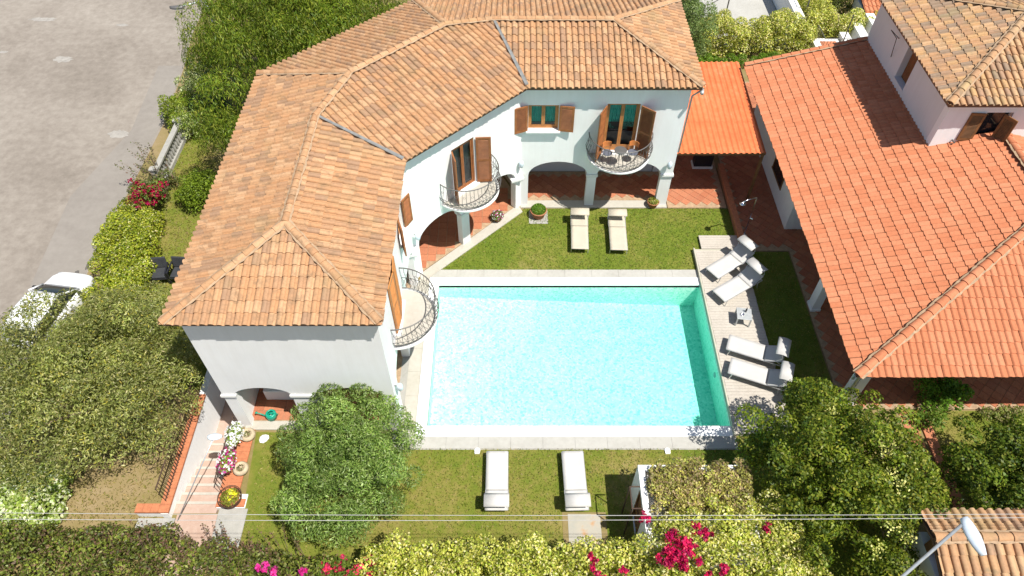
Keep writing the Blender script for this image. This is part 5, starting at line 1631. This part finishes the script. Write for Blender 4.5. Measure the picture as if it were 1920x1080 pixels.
def tree(name, base, c, rad, n, cr, leaves, L, W, cols, wts, label, seed, r0=0.14, low=-0.35, droop=0.0, cat='tree', spread=0.6, extra=None, jitter=0.16, squash=1.0, inner=0.7, cvar=0.22):
    t = thing(name, base, label, cat)
    C, R = crown_clumps(c, rad, n, cr, seed, low, jitter)
    if extra is not None:
        C = np.vstack([C, [e[:3] for e in extra]]); R = np.concatenate([R, [e[3] for e in extra]])
    trunk_mesh(t, base, c, C, r0, seed + 5)
    clump_leaves('crown', C, R, leaves, L, W, cols, wts, t, seed + 9, droop=droop, spread=spread, squash=squash, inner=inner, cvar=cvar)
    return t, C, R

# feathery pepper tree behind the villa
rg = random.Random(4)
ex = [(-13.0 + rg.uniform(-.5, .5), 28.4 + rg.uniform(-1.8, 1.5), 4.4 + rg.uniform(-1.0, 1.0), 0.65) for _ in range(14)] + [(-11.7 + rg.uniform(-1, 1), 23.6 + rg.uniform(-1.2, 1), 3.6 + rg.uniform(-1, 1.2), 0.7) for _ in range(18)] + [(-7.6 + rg.uniform(-1.8, 2.4), 29.6 + rg.uniform(-.9, 2), 5.0 + rg.uniform(-1, 0.8), 0.75) for _ in range(26)]
tree('pepper_tree', (-10.6, 28.6, 0), (-9.8, 29.1, 4.1), (3.8, 4.6, 3.0), 130, 0.80, 105000, 0.19, 0.034,
     [(0.115, 0.17, 0.012), (0.165, 0.20, 0.018), (0.07, 0.115, 0.010), (0.21, 0.22, 0.03)], [4, 3, 3, 1.2], 'large feathery light green pepper tree behind the villa roof', 200, 0.28, droop=1.1, extra=ex, jitter=0.2, spread=0.7, cvar=0.3)
# olive-like tree left front
ex = [(-12.9, 16.2, 1.4, 0.6), (-13.6, 15.8, 1.7, 0.6), (-11.6, 14.8, 1.8, 0.6), (-10.9, 13.2, 2.4, 0.6)]
tree('olive_tree', (-12.9, 11.3, 0), (-13.3, 12.2, 2.1), (2.95, 3.2, 2.1), 130, 0.52, 88000, 0.12, 0.034,
     [(0.195, 0.215, 0.05), (0.265, 0.275, 0.09), (0.125, 0.15, 0.03), (0.36, 0.35, 0.16), (0.31, 0.28, 0.04)], [4, 3, 3, 1.2, 0.6], 'broad grey-green olive tree over the parked car, left foreground', 220, 0.22, extra=ex, jitter=0.26, spread=0.8, cvar=0.34)
# round bushy tree before the gable
tree('willow_shrub', (-5.0, 9.6, 0), (-5.0, 9.75, 1.62), (1.9, 2.1, 1.5), 100, 0.36, 52000, 0.12, 0.03,
     [(0.15, 0.23, 0.042), (0.215, 0.29, 0.075), (0.095, 0.155, 0.026), (0.29, 0.35, 0.15)], [4, 3, 3, 1], 'round bushy green shrub on the near lawn before the gable wall', 240, 0.13, low=-0.6, jitter=0.26, spread=0.8, cat='shrub', cvar=0.3)
# dark glossy tree right
rg = random.Random(9)
ex = [(11.3 + rg.uniform(-.6, .6), 8.9 + rg.uniform(-.6, .9), 2.2 + rg.uniform(-.5, .5), 0.5) for _ in range(10)] + [(7.5 + rg.uniform(-.4, .4), 10.6 + rg.uniform(-.6, .8), 2.0 + rg.uniform(-.8, .4), 0.42) for _ in range(8)] + [(9.8 + rg.uniform(-.8, .8), 6.4 + rg.uniform(-.6, .4), 2.0 + rg.uniform(-.4, .4), 0.5) for _ in range(9)]
dk = [(0.10, 0.14, 0.009), (0.15, 0.18, 0.014), (0.055, 0.09, 0.007), (0.23, 0.23, 0.03)]
t, C, R = tree('broadleaf_tree', (9.6, 9.0, 0), (9.5, 9.15, 2.1), (2.1, 2.35, 1.75), 120, 0.36, 50000, 0.11, 0.06, dk, [4, 3, 3, 1.3], 'large dark glossy tree with pale yellow blossom, right foreground', 260, 0.17, low=-0.5, extra=ex, jitter=0.3, cvar=0.32)
leaves_in('blossom', (9.75, 9.0, 2.35), (1.9, 2.1, 1.62), 10, 0.05, [(0.6, 0.58, 0.25)], [1], t, 269)
rng = np.random.default_rng(33)
top = [(9.3, 10.5), (10.0, 9.8), (10.6, 9.3), (10.3, 9.1), (10.9, 8.9), (10.2, 8.5), (10.35, 8.2), (10.0, 7.2), (10.4, 7.0), (9.6, 6.7)]
pp = np.vstack([np.column_stack([rng.normal(x, 0.12, 45), rng.normal(y, 0.14, 45), rng.normal(3.62 - 0.16 * ((x - 9.5) ** 2 + (y - 9.1) ** 2), 0.07, 45)]) for x, y in top])
leaf_mesh('blossom', pp, rng.normal(size=pp.shape) + np.array([0, -0.3, 1.0]), 0.075, 0.05, palette(rng, len(pp), [(0.62, 0.60, 0.22), (0.50, 0.50, 0.14)], [1, 1]), t)
tree('broadleaf_tree', (14.4, 8.6, 0), (14.6, 8.6, 2.0), (1.75, 2.0, 1.6), 80, 0.36, 27000, 0.11, 0.06, [(0.075, 0.115, 0.008), (0.115, 0.15, 0.012), (0.04, 0.075, 0.006), (0.18, 0.19, 0.025)], [4, 3, 3, 1], 'dark glossy tree cut by the right edge behind the street lamp', 280, 0.15, low=-0.5, jitter=0.3, cvar=0.3)
# tree tops right of the villa roof
tree('cypress_shrub', (9.0, 33.4, 0), (9.0, 33.6, 2.2), (0.9, 2.4, 2.2), 40, 0.42, 12000, 0.13, 0.045, [(0.13, 0.19, 0.05), (0.17, 0.23, 0.07), (0.09, 0.13, 0.03)], [3, 2, 2], 'soft green shrub behind the right end of the villa roof', 290, 0.1, low=-0.7, cat='shrub')

# hedges: clumps over a footprint
def hedge(name, zones, n, L, W, cols, wts, label, seed, cr=0.36, step=0.42, cat='hedge', spread=0.7, stems=6, squash=1.0, base=None, jz=0.12, cvar=0.16, low=-0.5):
    """zones: (x0, x1, y0, y1, height, fn or None)"""
    rng = random.Random(seed)
    C, R = [], []
    for outline, h in zones:
        xs = [q[0] for q in outline]; ys = [q[1] for q in outline]
        x = min(xs)
        while x <= max(xs):
            y = min(ys)
            while y <= max(ys):
                if pip(x, y, outline):
                    hh = h(x, y) if callable(h) else h
                    z = hh - cr * 0.9
                    core = all(pip(x + a * step, y + b * step, outline) for a, b in ((1, 0), (-1, 0), (0, 1), (0, -1)))
                    while z > (hh - cr * 1.5 if core else 0.05):
                        C.append((x + rng.uniform(-.14, .14), y + rng.uniform(-.14, .14), z + rng.uniform(-jz, jz))); R.append(cr * rng.uniform(0.7, 1.3)); z -= cr * 1.7
                        if len(C) > 4000: break
                y += step
            x += step
    b = base or (sum(q[0] for q in C) / len(C), sum(q[1] for q in C) / len(C), 0)
    t = thing(name, b, label, cat)
    for i in range(stems):
        q = C[rng.randrange(len(C))]
        m_ = MB(); m_.tube([(q[0], q[1], -0.05), (q[0] + rng.uniform(-.1, .1), q[1] + rng.uniform(-.1, .1), q[2] * 0.6), (q[0] + rng.uniform(-.15, .15), q[1], q[2])], [0.035, 0.025, 0.012], 5)
        m_.build('stem', 'bark', t)
    clump_leaves('foliage', C, R, n, L, W, cols, wts, t, seed + 3, low=low, spread=spread, squash=squash, cvar=cvar)
    return t, C, R
VAR = [(0.36, 0.375, 0.055), (0.48, 0.46, 0.11), (0.24, 0.285, 0.03), (0.58, 0.53, 0.26), (0.14, 0.17, 0.022)]
# yellow variegated hedge along the bottom
HB = [(-3.9, 7.05), (-2.6, 7.35), (0.4, 7.40), (3.7, 7.15), (3.7, 4.6), (-3.9, 4.6)]
hedge('variegated_hedge', [(HB, lambda x, y: 1.85 + 0.12 * math.sin(x * 1.7))], 50000, 0.095, 0.055, VAR, [4, 3, 2.5, 1.8, 1], 'yellow-green variegated hedge along the bottom edge before the near lawn', 300, 0.33, 0.40, jz=0.15)
HB2 = [(3.95, 7.9), (4.4, 8.2), (5.0, 8.0), (5.7, 8.25), (6.4, 8.3), (7.1, 8.5), (7.7, 7.8), (8.3, 6.6), (8.9, 5.6), (8.9, 4.6), (3.75, 4.6)]
hedge('climbing_shrub', [(HB2, lambda x, y: 2.25 + 0.15 * math.sin(x * 1.3 + y))], 56000, 0.095, 0.055, VAR, [3.0, 2.2, 3.2, 2.2, 1.4], 'pale variegated climber spilling over the front of the garden shed', 310, 0.33, 0.40, jz=0.15, cat='climber')
ST = [(4.0, 8.05), (6.75, 8.1), (6.7, 9.25), (6.1, 9.35), (5.4, 9.1), (4.7, 9.35), (4.05, 9.0)]
rng_ = random.Random(5)
C = [(rng_.uniform(4.02, 6.80), rng_.uniform(8.0, 9.24), 1.96 + rng_.uniform(-0.06, 0.16)) for _ in range(150)] + [(rng_.uniform(4.3, 6.9), rng_.uniform(9.2, 9.5), 1.9 + rng_.uniform(-0.1, 0.1)) for _ in range(16)]
t = thing('climbing_shrub', (5.3, 8.7, 1.8), 'browning dry climber covering the flat shed roof', 'climber')
m_ = MB()
for i in range(14): q = C[i]; q2 = C[i + 30]; m_.tube([(q[0], q[1], 1.82), ((q[0] + q2[0]) / 2, (q[1] + q2[1]) / 2, 1.98), (q2[0], q2[1], 1.86)], 0.014, 5)
m_.build('stem', 'bark', t)
clump_leaves('foliage', C, [0.2 * rng_.uniform(.7, 1.3) for _ in C], 15000, 0.095, 0.05, [(0.30, 0.225, 0.115), (0.23, 0.22, 0.055), (0.34, 0.34, 0.07), (0.20, 0.15, 0.075), (0.46, 0.42, 0.14)], [3, 3, 3, 1.6, 1.6], t, 320, spread=0.9, cvar=0.35)

# bougainvillea: leaves, stems and magenta bracts
def bougain(base, clumps, n, label, seed, cols=((0.43, 0.006, 0.062), (0.34, 0.005, 0.075), (0.52, 0.022, 0.075), (0.25, 0.006, 0.055)), L=0.085, leafn=0):
    t = thing('bougainvillea', base, label, 'bougainvillea')
    rb = random.Random(seed)
    for c in clumps: m_ = MB(); m_.tube([Vector(base) - Vector((0, 0, 0.05)), Vector(base) * 0.5 + Vector(c[:3]) * 0.5 + Vector((0.1, 0, 0.1)), Vector(c[:3])], [0.03, 0.02, 0.008], 5); m_.build('stem', 'bark', t)
    tot = sum(c[3] ** 2 for c in clumps)
    for i, c in enumerate(clumps):
        sub = [(c[0] + rb.gauss(0, c[3] * 0.45), c[1] + rb.gauss(0, c[3] * 0.45), c[2] + rb.gauss(0, c[3] * 0.25)) for _ in range(5)]
        clump_leaves('flower_spray', sub, [c[3] * 0.5] * 5, max(20, int(n * c[3] ** 2 / tot)), L, L * 0.75, list(cols), [1] * len(cols), t, seed * 7 + i, spread=1.0, cvar=0.35, inner=0.2)
    if leafn: clump_leaves('foliage', [c[:3] for c in clumps], [c[3] * 1.05 for c in clumps], leafn, 0.10, 0.06, [(0.12, 0.17, 0.02), (0.08, 0.12, 0.015)], [1, 1], t, seed + 2, spread=0.9)
    return t
bougain((4.1, 7.0, 0), [(4.42, 7.02, 2.42, 0.28), (4.35, 6.7, 2.45, 0.25), (4.65, 6.45, 2.45, 0.24), (4.30, 6.42, 2.45, 0.22), (4.0, 6.55, 2.40, 0.18), (4.85, 6.95, 2.42, 0.14), (4.98, 7.35, 2.40, 0.18), (5.2, 7.15, 2.42, 0.14), (5.55, 6.25, 2.48, 0.17), (6.9, 7.35, 2.38, 0.14), (3.72, 7.7, 2.1, 0.14), (3.68, 7.9, 1.95, 0.10), (5.1, 6.1, 2.45, 0.12), (4.7, 6.75, 2.5, 0.12)], 2600, 'crimson bougainvillea blooming in the climber beside the shed', 330)
bougain((2.5, 5.4, 0), [(2.15, 6.75, 1.95, 0.13), (2.2, 6.45, 2.0, 0.13), (2.3, 6.1, 2.0, 0.22), (2.95, 6.3, 2.0, 0.15), (3.2, 6.05, 2.02, 0.14)], 650, 'few crimson bougainvillea sprays in the bottom hedge below the paving slab', 332)
bougain((-4.6, 5.8, 0), [(-3.95, 6.95, 1.45, 0.15), (-4.2, 6.3, 1.45, 0.34), (-4.6, 6.15, 1.45, 0.32), (-4.4, 5.7, 1.5, 0.35), (-3.9, 5.9, 1.5, 0.28), (-5.1, 6.3, 1.4, 0.24), (-4.75, 6.75, 1.3, 0.22), (-3.75, 6.5, 1.4, 0.2), (-5.3, 6.8, 1.2, 0.15)], 4200, 'coral-red bougainvillea at the left end of the yellow hedge', 334, ((0.46, 0.018, 0.08), (0.50, 0.04, 0.06), (0.36, 0.010, 0.09)), 0.085, 2200)
bougain((-6.2, 5.8, 0), [(-6.95, 6.75, 1.25, 0.16), (-6.55, 6.5, 1.3, 0.18), (-5.75, 6.6, 1.25, 0.12), (-5.6, 6.1, 1.35, 0.16), (-5.9, 6.25, 1.3, 0.10), (-5.2, 6.45, 1.3, 0.09)], 620, 'magenta-pink bougainvillea sprays in the dark bottom bush', 336, ((0.50, 0.02, 0.22), (0.42, 0.015, 0.16), (0.58, 0.06, 0.27)))
# reddish-tipped bush at bottom left
BL = [(-17.5, 8.25), (-14.0, 8.0), (-12.0, 7.75), (-10.2, 7.75), (-8.6, 7.45), (-6.6, 7.15), (-4.5, 6.85), (-4.0, 6.5), (-4.0, 4.6), (-17.5, 4.6)]
hedge('dark_bush', [(BL, lambda x, y: 1.10 + 0.18 * math.sin(x * 2.1) + 0.1 * math.sin(y * 3 + x))], 70000, 0.105, 0.055, [(0.105, 0.13, 0.02), (0.165, 0.20, 0.028), (0.135, 0.085, 0.045), (0.055, 0.075, 0.014), (0.18, 0.12, 0.07), (0.22, 0.23, 0.07)], [4, 3, 1.8, 2.5, 0.8, 1.0], 'sprawling dark bush with reddish tips along the bottom left edge', 340, 0.34, 0.44, cat='bush', jz=0.2, cvar=0.35)
# sprigs rising above the bush
rg = random.Random(3)
m_pts, m_n = [], []
t = thing('leafy_sprigs', (-9.4, 7.4, 0), 'thin reddish sprigs standing above the dark bush before the steps', 'sprigs')
m_ = MB()
for i in range(80):
    x = rg.uniform(-12.2, -6.0); y = 7.35 + 0.05 * (-9 - x) + rg.uniform(-.4, .25); h = rg.uniform(1.15, 1.75)
    tx, ty = x + rg.uniform(-.2, .2), y + rg.uniform(0.0, .45)
    m_.tube([(x, y, 0.0), ((x + tx) / 2, (y + ty) / 2, h * 0.6), (tx, ty, h)], [0.010, 0.008, 0.004], 4)
    for k in range(16):
        f = rg.uniform(0.45, 1.0); m_pts.append((x + (tx - x) * f + rg.uniform(-.05, .05), y + (ty - y) * f + rg.uniform(-.05, .05), h * f)); m_n.append((rg.gauss(0, 1), rg.gauss(0, 1), rg.gauss(0.5, 1)))
m_.build('stem', 'bark', t)
rng = np.random.default_rng(8)
leaf_mesh('foliage', np.array(m_pts), np.array(m_n), 0.085, 0.05, palette(rng, len(m_pts), [(0.15, 0.08, 0.05), (0.11, 0.10, 0.03), (0.20, 0.11, 0.08)], [1, 1, 0.6]), t)
# variegated ivy, left edge
IV = [(-16.6, 10.3), (-15.0, 10.1), (-14.2, 10.0), (-13.9, 9.2), (-14.1, 8.2), (-15.2, 7.7), (-17.2, 7.6)]
hedge('variegated_ivy', [(IV, 0.85)], 17000, 0.12, 0.085, [(0.24, 0.31, 0.06), (0.16, 0.23, 0.03), (0.56, 0.58, 0.40), (0.38, 0.43, 0.18)], [3, 3, 2, 2], 'pale variegated ivy patch at the left edge below the olive tree', 350, 0.26, 0.34, cat='ivy', cvar=0.12)
# hedge along the road
HR = [(-16.4, 21.6), (-14.85, 21.6), (-14.3, 19.4), (-14.0, 17.0), (-14.4, 15.6), (-15.7, 15.6), (-15.7, 17.6), (-16.4, 19.2)]
hedge('road_hedge', [(HR, lambda x, y: 1.0 + 0.1 * math.sin(y * 2))], 32000, 0.095, 0.055, [(0.26, 0.29, 0.02), (0.35, 0.36, 0.04), (0.16, 0.21, 0.018), (0.45, 0.43, 0.20), (0.12, 0.16, 0.015)], [4, 2, 3, 1, 1.5], 'bright yellow-green hedge between the road and the black chairs', 360, 0.33, 0.42, jz=0.16)
bougain((-15.3, 22.0, 0), [(-15.3 + rg.uniform(-.6, .6), 22.05 + rg.uniform(-.5, .45), 1.15 + rg.uniform(-.35, .25), 0.26) for _ in range(14)], 2600, 'crimson bougainvillea at the roadside next to the yellow-green hedge', 370, leafn=900)
hedge('sparse_shrub', [([(-16.0, 22.7), (-14.9, 22.7), (-14.7, 23.6), (-15.6, 24.0)], 0.95)], 2600, 0.11, 0.055, [(0.10, 0.12, 0.035), (0.15, 0.16, 0.06), (0.14, 0.09, 0.06)], [3, 2, 1], 'straggly brown-green shrub above the roadside bougainvillea', 375, 0.25, 0.4, cat='shrub', stems=1)
t = thing('leafy_sprigs', (-15.6, 23.6, 0), 'thin twiggy branches leaning over the road beside the balustrade', 'sprigs')
m_ = MB(); m_pts, m_n = [], []
for i in range(16):
    x, y = -15.4 + rg.uniform(-.3, .3), 23.5 + rg.uniform(-.4, .4); tx, ty, h = x + rg.uniform(-1.3, .2), y + rg.uniform(-.1, .9), rg.uniform(1.2, 1.9)
    m_.tube([(x, y, 0), ((x + tx) / 2 + 0.1, (y + ty) / 2, h * 0.7), (tx, ty, h)], [0.014, 0.01, 0.004], 4)
    for k in range(26):
        f = rg.uniform(0.4, 1.0); m_pts.append((x + (tx - x) * f + rg.uniform(-.07, .07), y + (ty - y) * f + rg.uniform(-.07, .07), h * f ** 0.8)); m_n.append((rg.gauss(0, 1), rg.gauss(0, 1), rg.gauss(0.5, 1)))
m_.build('stem', 'bark', t)
leaf_mesh('foliage', np.array(m_pts), np.array(m_n), 0.10, 0.055, palette(rng, len(m_pts), [(0.13, 0.12, 0.05), (0.10, 0.12, 0.03), (0.17, 0.11, 0.08)], [1, 1, 0.6]), t)
def bush(name, c, rad, n, cr, leaves, L, W, cols, wts, label, seed, cat='bush'):
    t = thing(name, (c[0], c[1], 0), label, cat)
    C, R = crown_clumps((c[0], c[1], rad[2] * 0.75), rad, n, cr, seed, -0.6, 0.14)
    rg_ = random.Random(seed); m_ = MB()
    for i in range(6):
        q = C[rg_.randrange(len(C))]; m_.tube([(c[0], c[1], -0.05), ((c[0] + q[0]) / 2, (c[1] + q[1]) / 2, q[2] * 0.6), tuple(q)], [0.035, 0.02, 0.01], 5)
    m_.build('stem', 'bark', t)
    clump_leaves('foliage', C, R, leaves, L, W, cols, wts, t, seed + 4, spread=0.7)
bush('round_bush', (-13.35, 22.75), (0.85, 1.05, 0.75), 34, 0.26, 7000, 0.09, 0.05, [(0.13, 0.19, 0.012), (0.18, 0.24, 0.02), (0.08, 0.12, 0.01)], [3, 2, 2], 'rounded green bush on the verge against the villa', 380)
bush('roadside_shrub', (-15.9, 28.2), (0.75, 0.8, 0.8), 26, 0.26, 5000, 0.09, 0.055, [(0.16, 0.21, 0.018), (0.22, 0.26, 0.03), (0.10, 0.14, 0.012)], [3, 2, 2], 'light green shrub at the road end of the white balustrade', 382, 'shrub')
bush('variegated_shrub', (-15.2, 29.4), (0.85, 0.9, 1.0), 28, 0.28, 5000, 0.10, 0.06, [(0.24, 0.28, 0.08), (0.42, 0.44, 0.24), (0.10, 0.15, 0.03)], [3, 2, 2], 'cream-variegated shrub beneath the pepper tree', 384, 'shrub')
bush('blue_shrub', (-14.2, 28.3), (0.9, 0.9, 0.9), 28, 0.26, 5000, 0.085, 0.04, [(0.035, 0.075, 0.04), (0.05, 0.10, 0.06), (0.03, 0.055, 0.02)], [3, 2, 2], 'dark blue-green shrub beside the pepper tree', 386, 'shrub')
bush('blue_shrub', (-15.4, 31.2), (0.8, 0.9, 0.9), 24, 0.26, 4200, 0.085, 0.04, [(0.035, 0.075, 0.045), (0.05, 0.10, 0.065), (0.03, 0.055, 0.025)], [3, 2, 2], 'dark blue-green shrub at the road edge beyond the variegated one', 388, 'shrub')
bush('variegated_shrub', (-15.1, 27.2), (0.55, 0.6, 0.75), 20, 0.22, 3200, 0.09, 0.055, [(0.24, 0.29, 0.08), (0.40, 0.43, 0.22), (0.14, 0.19, 0.03)], [3, 2, 2], 'small pale variegated shrub above the end post of the balustrade', 389, 'shrub')
# far hedge and low plants at the top right
HT = [(10.0, 33.9), (16.0, 33.9), (16.0, 35.3), (10.0, 35.3)]
hedge('far_hedge', [(HT, lambda x, y: 1.75 + 0.25 * math.sin(x * 1.9))], 32000, 0.10, 0.06, VAR, [2.6, 2.4, 3, 2.4, 2.0], 'tall variegated hedge behind the orange canopy', 390, 0.42, 0.55, jz=0.18)
hedge('far_hedge', [([(16.2, 34.6), (20.5, 35.0), (20.5, 36.2), (16.2, 36.2)], 1.5)], 13000, 0.10, 0.06, VAR, [2, 2.2, 3, 3, 2], 'pale variegated hedge behind the white outdoor steps', 392, 0.4, 0.55)
hedge('far_hedge', [([(15.7, 35.0), (16.9, 35.0), (16.9, 39.5), (15.9, 39.5)], 1.9)], 10000, 0.10, 0.06, VAR, [4, 3, 2.5, 1, 1.5], 'yellow hedge running away beside the white terrace wall', 394, 0.4, 0.55)
hedge('low_ground_plants', [([(9.4, 32.4), (14.3, 32.6), (14.3, 33.5), (9.4, 33.4)], 0.5)], 9000, 0.10, 0.04, [(0.10, 0.18, 0.012), (0.15, 0.23, 0.02), (0.07, 0.12, 0.01)], [3, 2, 2], 'low bright green plants at the back edge of the orange canopy', 396, 0.25, 0.4, cat='plants')
bush('far_bush', (18.6, 38.5), (1.6, 1.2, 1.0), 34, 0.34, 6000, 0.11, 0.06, [(0.11, 0.14, 0.02), (0.16, 0.18, 0.04), (0.08, 0.10, 0.02)], [3, 2, 2], 'olive green bush beyond the pale far hedge', 398)
bush('far_bush', (21.8, 38.8), (1.6, 1.2, 1.0), 30, 0.34, 5000, 0.11, 0.06, [(0.13, 0.15, 0.04), (0.20, 0.20, 0.08), (0.08, 0.10, 0.02)], [3, 2, 2], 'straggly bush behind the right house at the top edge', 399)
# plants under the annex eaves
bush('leafy_plant', (14.75, 12.75), (0.75, 0.45, 0.6), 18, 0.24, 2200, 0.13, 0.07, [(0.08, 0.17, 0.012), (0.13, 0.24, 0.02), (0.05, 0.10, 0.01)], [2, 2, 1], 'bright leafy plant at the front edge of the low building', 400, 'plant')
bush('leafy_plant', (13.9, 11.9), (0.45, 0.4, 0.35), 12, 0.18, 1000, 0.10, 0.05, [(0.07, 0.13, 0.012), (0.11, 0.17, 0.02)], [2, 2], 'small leafy plant where the terracotta path meets the low building', 402, 'plant')
bush('low_shrub', (16.6, 11.9), (0.9, 0.4, 0.35), 16, 0.18, 1500, 0.09, 0.05, [(0.14, 0.17, 0.03), (0.22, 0.20, 0.08)], [2, 2], 'low dry shrub at the sunlit edge of the low building terrace', 404, 'shrub')
